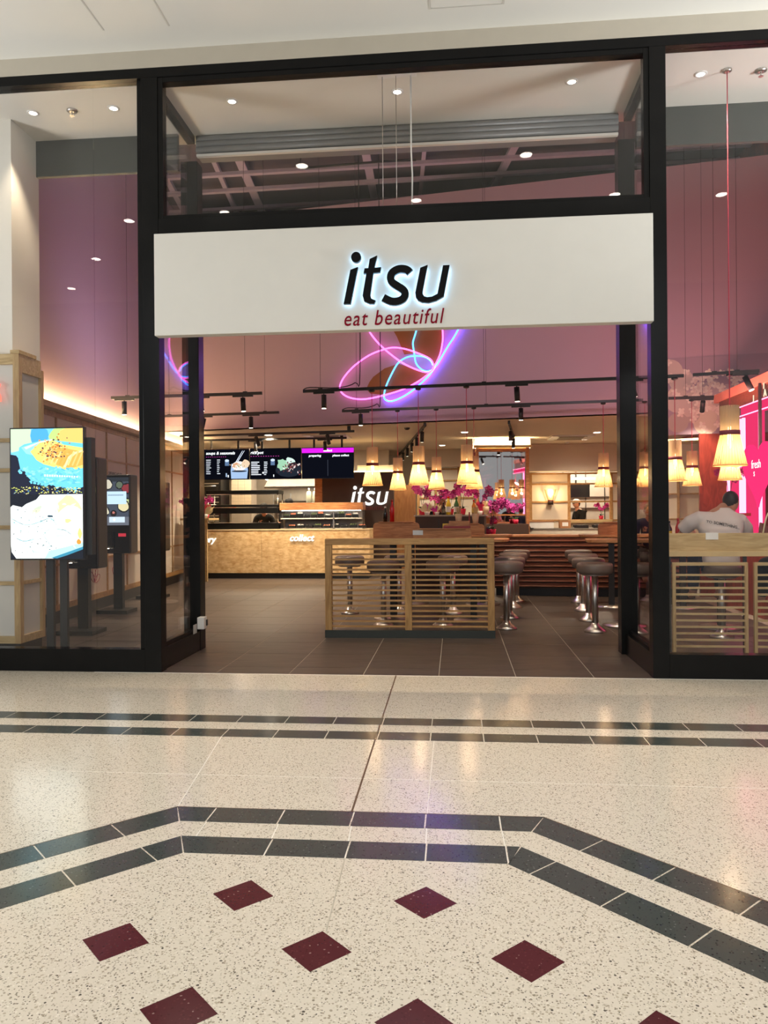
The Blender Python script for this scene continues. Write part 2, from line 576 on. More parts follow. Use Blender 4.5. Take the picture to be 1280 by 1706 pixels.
def spline(pts, k=6, closed=False):
    """Catmull-Rom through the points"""
    pts = [Vector(p) for p in pts]; N = len(pts); out = []
    for i in range(N if closed else N - 1):
        p0 = pts[i - 1] if (i > 0 or closed) else pts[0]
        p1 = pts[i]; p2 = pts[(i + 1) % N]
        p3 = pts[(i + 2) % N] if (i + 2 < N or closed) else pts[-1]
        for q in range(k):
            t = q / k
            out.append(0.5 * ((2 * p1) + (p2 - p0) * t + (2 * p0 - 5 * p1 + 4 * p2 - p3) * t * t + (3 * p1 - p0 - 3 * p2 + p3) * t ** 3))
    if not closed: out.append(pts[-1])
    return out

# ================================================================== THE SETTING
# ---- mall floor: cream terrazzo with inlaid dark strips, diamonds and metal joints
floor = struct('floor_mall', bx(-9, -10, -0.08, 7, -0.005, 0), MATS['terrazzo_cream'],
               'speckled cream terrazzo floor of the mall walkway', 'floor')
M_DT = MATS['terrazzo_green_grey']; M_RT = MATS['terrazzo_oxblood']
G = 0.0035
def inlay(name, poly, mat, z=0.0012):
    return MB().prism_xy(poly, -0.004, z).build(name, mat, floor)
for (ya, yb) in ((-1.53, -1.365), (-1.86, -1.695)):
    for k in range(-11, 9):
        x0 = -0.49 + 0.327 * k
        inlay('dark_tile', [(x0 + G, ya), (x0 + 0.327 - G, ya), (x0 + 0.327 - G, yb), (x0 + G, yb)], M_DT)
# octagonal border: two dark bands round the diamond field
def octo(yo, xl, xr, w, js, legs):
    """one band: straight run at y=yo..yo-w, corners xl/xr, then 45 degree legs"""
    t = math.tan(R(22.5)) * w
    xs = [xl] + js + [xr]
    for i in range(len(xs) - 1):
        a0 = xs[i] + (0 if i == 0 else G); a1 = xs[i + 1] - (0 if i == len(xs) - 2 else G)
        b0 = a0 + (t + G if i == 0 else 0); b1 = a1 - (t + G if i == len(xs) - 2 else 0)
        inlay('dark_tile', [(b0, yo - w), (b1, yo - w), (a1, yo), (a0, yo)] if b1 > b0 + 0.004 else [(b0, yo - w), (a1 - 0.004, yo), (a0, yo)], M_DT)
    q = math.sqrt(0.5)
    for sx, cx in ((-1, xl), (1, xr)):
        ds = [0.0] + legs + [legs[-1] + 0.33 * k for k in range(1, 4)]
        for i in range(len(ds) - 1):
            d0 = ds[i] + (0 if i == 0 else G); d1 = ds[i + 1] - G
            def pt(d, off): return (cx + sx * (d * q) - sx * off * q, yo - d * q - off * q)
            in0 = pt(d0 + (t + G if i == 0 else 0), w)
            inlay('dark_tile', [pt(d0 + (G if i == 0 else 0), 0), pt(d1, 0), pt(d1, w), in0], M_DT)
octo(-3.0, -1.33, 0.39, 0.163, [-1.14, -0.81, -0.48, -0.145, 0.19], [0.32, 0.65, 0.98])
octo(-3.32, -1.195, 0.262, 0.16, [-0.79, -0.455, -0.13, 0.2], [0.18, 0.5, 0.83])
for r_, (y, off) in enumerate(((-3.805, 0.0), (-4.137, 0.333), (-4.465, 0.0), (-4.8, 0.333))):
    for k in range(-2, 4):
        x = -0.785 + off + 0.667 * (k - (1 if off else 0))
        half = -y - 3.805
        if x < -1.3 - half * 1.0 + 0.0 or x > 0.3 + half + 0.1: continue
        h = 0.113
        inlay('diamond_tile', [(x - h, y), (x, y - h), (x + h, y), (x, y + h)], M_RT)
# thin joints running across the terrazzo
M_JW = plain('white_joint', srgb(236, 230, 218), 0.5)
M_JB = plain('brass_joint', srgb(120, 98, 76), 0.4, metal=0.4)
def strip(x0, y0, x1, y1, w, mat, name='floor_joint'):
    d = Vector((x1 - x0, y1 - y0)).normalized(); n = Vector((-d.y, d.x)) * w / 2
    return inlay(name, [(x0 - n.x, y0 - n.y), (x1 - n.x, y1 - n.y), (x1 + n.x, y1 + n.y), (x0 + n.x, y0 + n.y)], mat, 0.0008)
strip(-0.515, -0.01, -0.492, -3.0, 0.010, M_JB, 'brass_strip')
strip(-0.48, -3.0, -0.455, -3.48, 0.006, M_JW)
strip(-0.455, -3.48, -0.44, -4.02, 0.005, plain('grey_joint', srgb(186, 178, 160), 0.5))
strip(-1.47, -1.86, -1.33, -3.0, 0.005, M_JW)
strip(-0.14, -3.0, -0.13, -3.48, 0.005, M_JW); strip(0.19, -3.0, 0.2, -3.48, 0.005, M_JW)
strip(-0.81, -3.0, -0.79, -3.48, 0.005, M_JW); strip(-1.14, -3.0, -1.125, -3.48, 0.005, M_JW)
strip(-0.14, -1.86, -0.14, -3.0, 0.003, M_JW)
strip(-2.9, -2.55, 2.4, -2.55, 0.003, M_JW)
strip(-1.335, -3.0, 0.395, -3.0, 0.012, M_JB, 'brass_strip')
strip(-1.33, -3.0, -2.4, -4.07, 0.012, M_JB, 'brass_strip'); strip(0.39, -3.0, 1.5, -4.11, 0.012, M_JB, 'brass_strip')
strip(-3.2, -0.012, 2.6, -0.012, 0.02, M_JW, 'threshold_strip')

# ---- store floor: brown grey porcelain tiles over pale grout
floor2 = struct('floor_store', bx(-7.5, -0.005, -0.08, 5.6, 15.2, -0.0025), M_GROUT,
                'brown grey tiled floor inside the restaurant', 'floor')
T = 0.65; g = 0.0035
ys = [0.0] + [0.3 + T * k for k in range(0, 16)]
for j in range(len(ys) - 1):
    for i in range(-9, 6):
        x0 = -0.15 + T * i
        w = T - 2 * g; d = ys[j + 1] - ys[j] - 2 * g
        key = 'store_tile_%d' % (0 if j == 0 else 1)
        me = bpy.data.meshes.get(key)
        if me is None:
            me = bx(0, 0, -0.006, w, d, 0).mesh(key); me.materials.append(M_TILE)
        o = link('floor_tile', me, floor2)
        o.location = (x0 + g, ys[j] + g, 0)
bx(-7.4, 10.06, -0.006, 5.5, 15.1, 0).build('floor_tile_field', M_TILE, floor2, kind='stuff')

# ---- mall soffit and fascia
soff = struct('ceiling_mall', bx(-9, -7.6, 5.49, 7, 0.0, 5.6), M_MALLC, 'white plasterboard soffit above the shopfront', 'ceiling')
M_SEAM = plain('ceiling_seam', srgb(196, 194, 186), 0.8)
for x in (-5.2, -4.05, -2.93, -2.36, 3.4, 4.5):
    bx(x - 0.006, -7.5, 5.486, x + 0.006, -0.31, 5.4905).build('panel_seam', M_SEAM, soff)
for a in ((-0.18, -0.31, 0.42, -0.30), (-0.18, -0.9, -0.17, -0.31), (0.41, -0.9, 0.42, -0.31)):
    bx(a[0] - .004, a[1], 5.486, a[2] + .004, a[3], 5.4905).build('access_hatch_edge', M_SEAM, soff)
struct('trim_fascia', bx(-9, 0.0, 5.335, 7, 0.3, 5.6), M_FASC, 'beige fascia band over the black shopfront frame', 'fascia')

# ---- shopfront frame
def trim(n, label, *boxes, mat=M_BLACK, cat='frame', bevel=0.004):
    m = MB()
    for b in boxes: m.box(*b)
    return struct('trim_%d' % n, m, mat, label, cat, bevel=bevel)
trim(1, 'black head rail along the top of the shopfront glazing', (-9, 0.0, 5.25, 7, 0.12, 5.335))
trim(2, 'tall black post at the left of the entrance, beside the white sign', (-2.74, 0, 0, -2.59, 0.13, 5.25))
trim(3, 'tall black post at the right of the entrance, beside the white sign', (1.63, 0, 0, 1.765, 0.13, 5.25))
trim(4, 'black rail between the white sign and the glass above it', (-2.59, 0, 3.80, 1.63, 0.12, 4.0))
trim(5, 'black rear post where the left glass return meets the shop', (-2.775, 1.08, 0, -2.60, 1.24, 5.0))
trim(6, 'black rear post where the right glass return meets the shop', (1.60, 1.08, 0, 1.755, 1.24, 5.0))
trim(7, 'black kick plate below the left window', (-9, 0.0, 0, -2.74, 0.12, 0.2))
trim(8, 'black kick plate below the right window', (1.765, 0.0, 0, 7, 0.12, 0.2))
trim(9, 'black kick plate under the left glass return', (-2.72, 0.13, 0, -2.605, 1.08, 0.2))
trim(10, 'black kick plate under the right glass return', (1.635, 0.13, 0, 1.75, 1.08, 0.2))
trim(11, 'dark grey ceiling beam behind the left window', (-4.38, 1.0, 4.88, -2.775, 1.05, 5.25), mat=M_DGREY, cat='beam')
trim(12, 'dark grey ceiling beam behind the right window', (1.755, 1.0, 4.88, 5.4, 1.05, 5.25), mat=M_DGREY, cat='beam')

def window(n, label, frames, panes):
    t = thing('window_%d' % n, label, 'window', kind='structure')
    for f in frames: bx(*f).build('frame', M_BLACK, t, bevel=0.003)
    for p in panes: bx(*p).build('glass_pane', M_GLASS, t)
    return t
window(1, 'tall left shop window in front of the lit menu screen',
       [(-2.79, 0.03, 0.2, -2.74, 0.1, 5.25)], [(-3.205, 0.055, 0.2, -2.79, 0.067, 5.25), (-9, 0.055, 0.2, -3.21, 0.067, 5.25)])
window(2, 'wide glass transom above the white sign',
       [(-2.59, 0.01, 4.0, -2.545, 0.1, 5.25), (1.585, 0.01, 4.0, 1.63, 0.1, 5.25), (-2.545, 0.01, 5.205, 1.585, 0.1, 5.25), (-2.545, 0.01, 4.0, 1.585, 0.1, 4.03)],
       [(-2.545, 0.055, 4.03, 1.585, 0.067, 5.205)])
window(3, 'tall right shop window in front of the oak bench back', [], [(1.765, 0.055, 0.2, 7, 0.067, 5.25)])
window(4, 'left glass return panel of the recessed entrance',
       [(-2.70, 0.13, 5.17, -2.62, 1.08, 5.25), (-2.69, 0.13, 0.2, -2.63, 1.08, 0.235)], [(-2.665, 0.13, 0.235, -2.655, 1.08, 5.17)])
window(5, 'right glass return panel of the recessed entrance',
       [(1.655, 0.13, 5.17, 1.735, 1.08, 5.25), (1.665, 0.13, 0.2, 1.725, 1.08, 0.235)], [(1.69, 0.13, 0.235, 1.70, 1.08, 5.17)])

# ---- lobby ceiling strip behind the glass, roller shutter box
struct('ceiling_lobby', bx(-7, 0.12, 5.25, 5.4, 1.24, 5.33), M_WHITEW, 'white ceiling strip just inside the shopfront glazing', 'ceiling')
sh = thing('roller_shutter', 'grey rolled-up security shutter above the entrance opening', 'shutter', (0, 1.04, 0))
bx(-2.6, 0.05, 5.05, 1.6, 0.2, 5.25).build('housing', M_MGREY, sh)
for k in range(3):
    MB().cyl((-2.6, 0.03, 5.215 - 0.055 * k), (1.6, 0.03, 5.215 - 0.055 * k), 0.032, n=12).build('slat', M_MGREY, sh)
bx(-2.6, 0.02, 5.035, 1.6, 0.06, 5.06).build('bottom_rail', M_WHITEW, sh)
struct('wall_front_upper', bx(-7, 1.24, 5.25, 5.4, 1.3, 7.6), M_VOID, 'dark wall above the entrance shutter', 'wall')

# ---- pier clad with shoji panels at the left end of the window
pier = struct('wall_pier', bx(-7, 0.55, 0, -4.28, 1.05, 5.25), M_WHITEW, 'white pier at the left edge behind the shop window', 'wall')
pc = thing('shoji_cladding', 'oak framed shoji light box wrapped round the white pier', 'panel', (-4.17, 0.47, 0))
for (x0, x1) in ((-0.06, 0.0),):
    bx(x0, 0.0, 0.16, x1, 0.06, 2.95).build('corner_post', M_OAKLV, pc)
bx(-1.2, 0.0, 2.85, -0.06, 0.05, 2.95).build('rail', M_OAKL, pc)
bx(-1.2, 0.0, 0.16, -0.06, 0.05, 0.23).build('rail', M_OAKL, pc)
for z in (2.12, 1.83, 1.28, 0.74): bx(-1.2, 0.005, z - 0.018, -0.06, 0.05, z + 0.018).build('batten', M_OAKL, pc)
bx(-0.72, 0.005, 0.23, -0.66, 0.05, 2.85).build('batten', M_OAKLV, pc)
zs = [0.23, 0.722, 0.758, 1.262, 1.298, 1.812, 1.848, 2.102, 2.138, 2.85]
for a, b in zip(zs[::2], zs[1::2]):
    bx(-0.66, 0.03, a, -0.06, 0.045, b).build('panel', M_PAPERG, pc)
    bx(-1.2, 0.03, a, -0.72, 0.045, b).build('panel', M_PAPERG, pc)
    bx(-0.045, 0.06, a, -0.03, 0.40, b).build('panel', M_PAPERG, pc)
bx(-0.07, 0.40, 0.16, 0.0, 0.45, 2.86).build('rear_post', M_OAKLV, pc)
bx(-0.06, 0.06, 2.78, 0.0, 0.40, 2.95).build('rail', M_OAKL, pc); bx(-0.06, 0.06, 0.16, 0.0, 0.40, 0.23).build('rail', M_OAKL, pc)
for z in (2.12, 1.83, 1.28, 0.74): bx(-0.05, 0.06, z - 0.018, -0.008, 0.40, z + 0.018).build('batten', M_OAKL, pc)
bx(-1.2, 0.02, 0.0, -0.02, 0.42, 0.16).build('plinth', M_BLACKM, pc)
bx(-0.08, -0.01, 2.95, 0.01, 0.3, 2.985).build('cap', M_OAKL, pc)
M_NRED = glow('red_neon', (1.0, 0.12, 0.08), 2.2)
nn = thing('red_neon_mark', 'red neon letter stroke on the shoji light box at the picture edge', 'neon sign', (-4.37, 0.45, 2.58))
MB().tube([(-0.03, 0, 0.1), (0.0, 0, 0.02), (0.02, 0, 0.08)], 0.012).build('upper_stroke', M_NRED, nn)
MB().tube([(0.0, 0, 0.0), (0.02, 0, -0.04), (0.025, 0, -0.09)], 0.012).build('lower_stroke', M_NRED, nn)

# ---- left wall: shoji grid below, cove light, mauve paint above
wl = struct('wall_left', bx(0, 0, 0, 9.05, 0.25, 7.6), M_MAUVE, 'mauve left wall above the lit shoji panels', 'wall')
wl.location = (-4.95, 1.0, 0); wl.rotation_euler = (0, 0, math.atan2(0.9955, -0.0946))
NV = 10
vx = [0.08 + 0.905 * k for k in range(NV)]
for k, x in enumerate(vx):
    bx(x - 0.018, -0.035, 0.16, x + 0.018, 0, 2.7).build('batten', M_OAKY, wl)
for z, h in ((0.2, 0.04), (0.75, 0.014), (2.22, 0.014), (2.68, 0.035)):
    bx(0, -0.033, z - h, 9.0, 0, z + h).build('rail', M_OAKY, wl)
for k in range(NV - 1):
    for a, b in ((0.24, 0.736), (0.764, 2.206), (2.234, 2.645)):
        bx(vx[k] + 0.018, -0.018, a, vx[k + 1] - 0.018, 0, b).build('panel', M_PAPER, wl)
bx(0, -0.03, 0, 9.0, 0, 0.16).build('skirting', M_BLACKM, wl)
bx(0, -0.16, 2.72, 9.0, 0, 2.76).build('cove_ledge', M_OAKL, wl)
bx(0, -0.16, 2.76, 9.0, -0.14, 2.79).build('cove_lip', M_OAKL, wl)
bx(0.1, -0.075, 2.762, 8.95, -0.045, 2.775).build('cove_strip', M_COVE, wl)
text('opening_hours_sign', 'OPENING HOURS', M_BLACKM, wl, (3.78, -0.0185, 2.0), width=0.62, extrude=0.001, offset=0.01)
for dz, w in ((-0.1, 0.5), (-0.17, 0.55)):
    bx(3.8, -0.0195, 1.98 + dz, 3.8 + w, -0.018, 1.98 + dz + 0.02).build('printed_line', M_BLACKM, wl)
# pink line flowers printed on the low panels
M_FL = plain('rose_print', srgb(170, 70, 90), 0.7)
def line_flower(cx, cz, s, parent, y, mat=M_FL, r=0.004):
    m = MB()
    for a in (20, 60, 100, 140):
        pts = []
        for q in range(13):
            t_ = 2 * PI * q / 12
            lx = 0.5 + 0.5 * math.cos(t_); lz = 0.22 * math.sin(t_)
            ca, sa = math.cos(R(a)), math.sin(R(a))
            pts.append((cx + s * (lx * ca - lz * sa), y, cz + s * (lx * sa + lz * ca)))
        m.tube(pts, r, 5)
    return m.build('flower_outline', mat, parent)
for k in (3, 4): line_flower(vx[k] + 0.4, 0.42, 0.22, wl, -0.02)

# ---- store shell
struct('wall_kitchen_left', MB().box(-7.5, 10.0, 0, -7.35, 15, 7.6).box(-7.5, 9.98, 0, -5.80, 10.06, 7.6), plain('kitchen_cream', srgb(224, 212, 192), 0.6), 'cream side wall of the kitchen', 'wall')
struct('wall_right', bx(5.0, 1.0, 0, 5.3, 15, 7.6), M_REDW, 'red brown right wall behind the pink lit stall', 'wall')
struct('wall_right_return', bx(4.6, 0.14, 0, 5.3, 1.0, 5.25), M_WHITEW, 'white return wall at the far right of the shop window', 'wall')
struct('wall_rear', bx(-7.5, 15.0, 0, 5.6, 15.2, 7.6), M_WHITEW, 'pale rear wall of the unit', 'wall')
struct('ceiling_void', bx(-7.5, 1.3, 7.6, 5.6, 15.2, 7.75), M_VOID, 'dark exposed roof void above the restaurant', 'ceiling')
vb = 0
for (x0, y0, x1, y1, w) in ((-1.42, 5.0, -1.62, 12, 0.14), (-0.36, 5.0, -0.95, 12, 0.07), (1.2, 5.4, 0.3, 10.5, 0.13), (-3.58, 5.5, -4.1, 12, 0.15), (-4.0, 5.5, -4.75, 12, 0.08), (-4.95, 5.5, -5.9, 12, 0.1), (3.2, 5.2, 2.6, 12, 0.12)):
    d = Vector((x1 - x0, y1 - y0)).normalized(); n = Vector((-d.y, d.x)) * w / 2
    b = MB().prism_xy([(x0 - n.x, y0 - n.y), (x1 - n.x, y1 - n.y), (x1 + n.x, y1 + n.y), (x0 + n.x, y0 + n.y)], 7.44, 7.47)
    b.prism_xy([(x0 - n.x * .2, y0 - n.y * .2), (x1 - n.x * .2, y1 - n.y * .2), (x1 + n.x * .2, y1 + n.y * .2), (x0 + n.x * .2, y0 + n.y * .2)], 7.47, 7.6)
    vb += 1
    nm = ['thick pale roof rafter in the middle of the void', 'thin pale roof rafter beside the thick middle one', 'slanting pale rafter over the right of the transom', 'broad pale rafter over the left of the transom', 'narrow pale rafter just left of the broad one', 'pale rafter nearest the left wall in the void', 'pale rafter nearest the right wall in the void'][vb - 1]
    tag(b.build('roof_rafter', M_STEELP), nm, 'rafter', 'rafters in the roof void', 'structure')
for k, (y0, y1) in enumerate(((6.75, 6.55), (7.45, 7.1), (8.3, 7.9))):
    b = MB().prism_xy([(-6, y0), (4.9, y1), (4.9, y1 + 0.09), (-6, y0 + 0.09)], 7.38, 7.44)
    tag(b.build('roof_purlin', M_STEELP), ['pale cross purlin nearest the shutter', 'middle pale cross purlin in the void', 'pale cross purlin furthest back in the void'][k], 'purlin', 'purlins in the roof void', 'structure')
b = MB().tube([(-2.55, 6.2, 7.6), (-2.55, 6.2, 7.2), (-1.2, 6.1, 7.2), (-0.6, 6.1, 7.2)], 0.02, 6)
tag(b.build('conduit', M_BLACKM), 'thin dark conduit hanging under the roof rafters', 'conduit')
# the mauve bulkhead with the neon flower, turned a little from the shopfront
bk = struct('wall_bulkhead', MB().box(0, 0, 3.0, 12.4, 0.2, 7.0).box(10.62, 0.001, 2.62, 12.4, 0.199, 3.0), M_MAUVE,
            'high mauve bulkhead wall carrying the neon flower', 'wall')
BR = -math.atan(0.17)
bk.location = (-7, 8.13, 0); bk.rotation_euler = (0, 0, BR)
def lb(X): return (X + 7) / math.cos(BR)
cb = MB().prism_xy([(-7.4, 8.2), (3.6, 6.33), (5.0, 6.1), (5.0, 15), (-7.4, 15)], 3.0, 3.08)
struct('ceiling_back', cb, M_CEILW, 'low warm white ceiling over the counter and dining area', 'ceiling')

# ================================================================== SHOP SIGN
LET = {
 'i': [(-0.362, 0.235), (-0.297, 0.257), (-0.362, -0.051), (-0.421, -0.049)],
 't': [(-0.198, 0.32), (-0.135, 0.347), (-0.159, 0.245), (-0.103, 0.248), (-0.111, 0.207), (-0.168, 0.202), (-0.195, 0.02), (-0.189, -0.009), (-0.170, -0.021), (-0.151, -0.029), (-0.163, -0.055), (-0.203, -0.054), (-0.248, -0.031), (-0.26, 0.017), (-0.227, 0.202), (-0.251, 0.201), (-0.242, 0.243), (-0.211, 0.244)],
 'u': [(0.225, 0.231), (0.182, 0.026), (0.186, -0.012), (0.205, -0.040), (0.236, -0.056), (0.292, -0.062), (0.358, -0.046), (0.419, -0.013), (0.469, 0.245), (0.414, 0.244), (0.366, 0.01), (0.321, -0.012), (0.282, -0.016), (0.256, -0.007), (0.244, 0.012), (0.244, 0.038), (0.287, 0.253)],
}
S_PATH = [(0.139, 0.196), (0.116, 0.218), (0.078, 0.229), (0.036, 0.226), (-0.009, 0.2), (-0.024, 0.16), (-0.012, 0.122), (0.03, 0.089), (0.077, 0.057), (0.097, 0.024), (0.081, -0.018), (0.034, -0.04), (-0.023, -0.038), (-0.086, -0.006)]
def s_poly(w):
    p = [Vector((a[0], a[1], 0)) for a in S_PATH]
    p = spline(p, 3)
    L, Rr = [], []
    for i, q in enumerate(p):
        d = (p[min(i + 1, len(p) - 1)] - p[max(i - 1, 0)]).normalized()
        n = Vector((-d.y, d.x, 0)) * w / 2
        L.append((q.x + n.x, q.y + n.y)); Rr.append((q.x - n.x, q.y - n.y))
    return L, Rr
def inset(poly, d):
    """shrink a polygon by d (vertex normals)"""
    n = len(poly); out = []
    area = sum(poly[i][0] * poly[(i + 1) % n][1] - poly[(i + 1) % n][0] * poly[i][1] for i in range(n))
    sg = 1 if area > 0 else -1
    for i in range(n):
        a, b, c = Vector(poly[i - 1]), Vector(poly[i]), Vector(poly[(i + 1) % n])
        d1 = (b - a).normalized(); d2 = (c - b).normalized()
        n1 = Vector((-d1.y, d1.x)) * sg; n2 = Vector((-d2.y, d2.x)) * sg
        m = (n1 + n2); m = m / max(0.35, m.length_squared / 2) if m.length > 1e-4 else n1
        m = m if m.length < 2.2 else m * (2.2 / m.length)
        out.append((b.x + m.x * d, b.y + m.y * d))
    return out
def letter(ch, y0, y1, shrink=0.0):
    m = MB()
    if ch == 's':
        L, Rr = s_poly(0.062 - 2 * shrink)
        for i in range(len(L) - 1):
            m.prism_xz([L[i], L[i + 1], Rr[i + 1], Rr[i]], y0, y1)
        bm = bmesh.new()
        return m
    P = LET[ch] if not shrink else inset(LET[ch], shrink)
    m.prism_xz(P, y0, y1)
    if ch == 'i':
        r = 0.042 - shrink
        m.prism_xz([(-0.313 + r * math.cos(2 * PI * k / 24), 0.340 + r * 1.05 * math.sin(2 * PI * k / 24)) for k in range(24)], y0, y1)
    return m

sg = thing('shop_sign', 'wide white fascia sign with black halo-lit letters over the entrance', 'sign', (-0.48, 0, 2.945))
bx(-2.11, -0.10, 0, 2.11, -0.001, 0.885).build('panel', M_SIGN, sg, bevel=0.004)
M_SIDE = plain('letter_return_grey', srgb(96, 100, 104), 0.4)
for ch in 'itsu':
    lt = letter(ch, -0.165, -0.158).build('letter_' + ch, plain('letter_face_black', (0.003, 0.003, 0.003), 0.4, spec=0.08), sg)
    lt.location = (-0.02, 0, 0.255)
    sd = letter(ch, -0.158, -0.125).build('letter_side', M_SIDE, lt)
    ha = letter(ch, -0.124, -0.116, 0.006).build('halo_light', M_HALO, lt)
text('tagline', 'eat beautiful', M_DRED, sg, (-0.444, -0.1005, 0.036), width=0.845, height=0.128, extrude=0.006, shear=0.22, offset=0.001, space=1.12)

# ================================================================== NEON FLOWER on the bulkhead
nf = thing('neon_flower', 'pink and blue neon flower on the mauve bulkhead behind the sign', 'neon sign', (-7, 8.13, 0), BR)
def npts(pts, y=-0.07): return [(lb(x), y, z) for x, z in pts]
P1 = [(-1.75, 5.15), (-1.62, 4.85), (-1.44, 4.55), (-1.24, 4.32), (-0.93, 4.06), (-0.68, 3.92), (-0.48, 3.85), (-0.38, 3.87), (-0.34, 3.93)]
P2 = [(-0.34, 3.95), (-0.41, 4.08), (-0.66, 4.21), (-0.88, 4.29), (-1.08, 4.32), (-1.26, 4.29), (-1.5, 4.21), (-1.76, 4.05), (-1.94, 3.88), (-2.04, 3.72), (-2.04, 3.6), (-1.94, 3.5), (-1.76, 3.44), (-1.55, 3.43), (-1.24, 3.48), (-0.89, 3.57), (-0.61, 3.7), (-0.4, 3.85), (-0.34, 3.94), (-0.27, 4.06), (-0.21, 4.23), (-0.18, 4.5), (-0.24, 4.85), (-0.42, 5.2)]
B1 = [(-0.45, 5.15), (-0.58, 4.8), (-0.67, 4.52), (-0.71, 4.38), (-0.69, 4.21), (-0.66, 4.03), (-0.58, 3.92), (-0.48, 3.87), (-0.38, 3.88)]
B2 = [(-0.36, 3.97), (-0.41, 4.06), (-0.53, 4.13), (-0.71, 4.15), (-0.86, 4.12), (-0.99, 4.03), (-1.11, 3.83), (-1.2, 3.64), (-1.24, 3.48), (-1.22, 3.41), (-1.14, 3.37), (-1.02, 3.39), (-0.84, 3.47), (-0.66, 3.59), (-0.43, 3.79), (-0.34, 3.92), (-0.27, 4.0), (-0.09, 4.29), (0.04, 4.48), (0.2, 4.8), (0.3, 5.1)]
for pts, m, y in ((P1, M_NPINK, -0.075), (P2, M_NPINK, -0.075), (B1, M_NBLUE, -0.07), (B2, M_NBLUE, -0.065)):
    MB().tube(spline(npts(pts, y), 5), 0.0135, 8).build('pink_tube' if m is M_NPINK else 'blue_tube', m, nf)
br1 = [(-1.25, 4.95), (-1.01, 4.52), (-0.88, 4.2), (-0.66, 4.21), (-0.41, 4.08), (-0.34, 3.94), (-0.23, 4.21), (-0.18, 4.49), (-0.2, 4.95)]
br2 = [(-1.58, 3.62), (-1.52, 3.74), (-1.45, 3.83), (-1.24, 3.97), (-0.98, 4.04), (-0.68, 3.92), (-0.36, 3.89), (-0.61, 3.7), (-0.99, 3.55), (-1.24, 3.50), (-1.5, 3.53)]
for P in (br1, br2):
    MB().prism_xz([(lb(x), z) for x, z in P], -0.012, -0.001).build('painted_petal', M_GOLDP, nf)
# hidden emitter added behind the outer blue tube for its violet wall glow
B3 = [(-1.22, 3.41), (-1.14, 3.38), (-1.02, 3.40), (-0.84, 3.48), (-0.66, 3.60), (-0.43, 3.80), (-0.27, 4.01), (-0.09, 4.30), (0.04, 4.49), (0.2, 4.8)]
MB().tube(spline(npts(B3, -0.045), 4), 0.008, 6).build('violet_spill_emitter', M_VSPILL, nf)

# mural of pale blossom on the bulkhead
mr = thing('blossom_mural', 'pale mural of white cherry blossom high behind the right window', 'mural', (-7, 8.13, 0), BR)
bx(lb(3.43), -0.012, 2.62, lb(4.97), -0.001, 3.87).build('backing_board', M_WHITEP, mr)
pol = [(srgb(166, 144, 156), rect(lb(3.43), 2.62, lb(4.97), 3.87))]
X0, X1 = lb(3.43), lb(4.97)
for k in range(16):
    c = random.choice([srgb(206, 188, 176), srgb(190, 170, 172), srgb(216, 200, 178), srgb(182, 162, 152)])
    r = random.uniform(0.1, 0.2)
    pol.append((c, clip(blob(random.uniform(X0, X1), random.uniform(2.75, 3.8), r, r), X0, 2.62, X1, 3.87)))
for k in range(90):
    cx = X0 + 0.25 + random.gauss(0.35, 0.28); cz = 3.2 + random.gauss(0, 0.26)
    for q in range(4):
        a = 2 * PI * q / 4 + k
        pol.append((random.choice([srgb(236, 222, 206), srgb(226, 206, 192), srgb(240, 230, 214)]), clip(blob(cx + 0.03 * math.cos(a), cz + 0.03 * math.sin(a), 0.03, 0.022, 8, 0.1, a), X0, 2.62, X1, 3.87)))
picture('mural_print', pol, M_PRINT, mr, (0, -0.013, 0))

# ================================================================== LAMPS
# lobby downlights
DL = [(-4.0, 'leftmost lobby downlight, behind the far left of the window'), (-3.2, 'lobby downlight beside the left entrance post'), (-2.05, 'lobby downlight at the left of the transom'),
      (-0.5, 'lobby downlight in the middle of the transom'), (1.07, 'lobby downlight at the right of the transom'), (2.19, 'lobby downlight behind the right window')]
for x, lab in DL:
    t = thing('downlight', 'round ' + lab, 'downlight', (x, 0.46, 5.25), group='lobby downlights')
    MB().lathe([(0.055, 0.0), (0.055, -0.006), (0.036, -0.008), (0.036, 0.0)], 20, cap=False).build('bezel', M_WHITEP, t)
    MB().lathe([(0.001, -0.004), (0.036, -0.004)], 20, cap=False).build('lens', M_LED_W, t)
    lamp('downlight_beam', 'SPOT', (x, 0.46, 5.235), 90, (1.0, 0.82, 0.6), (x, 0.5, 0), spot_size=R(75), spot_blend=0.6, shadow_soft_size=0.03)
for x, lab in ((-3.61, 'sprinkler head on the lobby ceiling between the two left downlights'), (2.7, 'sprinkler head on the lobby ceiling at the far right')):
    t = thing('sprinkler', lab, 'sprinkler', (x, 0.46, 5.25))
    MB().lathe([(0.05, 0.0), (0.05, -0.01), (0.02, -0.02)], 16).build('plate', M_STEEL, t)
    MB().cyl((0, 0, -0.015), (0, 0, -0.05), 0.008, n=8).lathe([(0.022, -0.05), (0.022, -0.055)], 10).build('nozzle', M_STEEL, t)
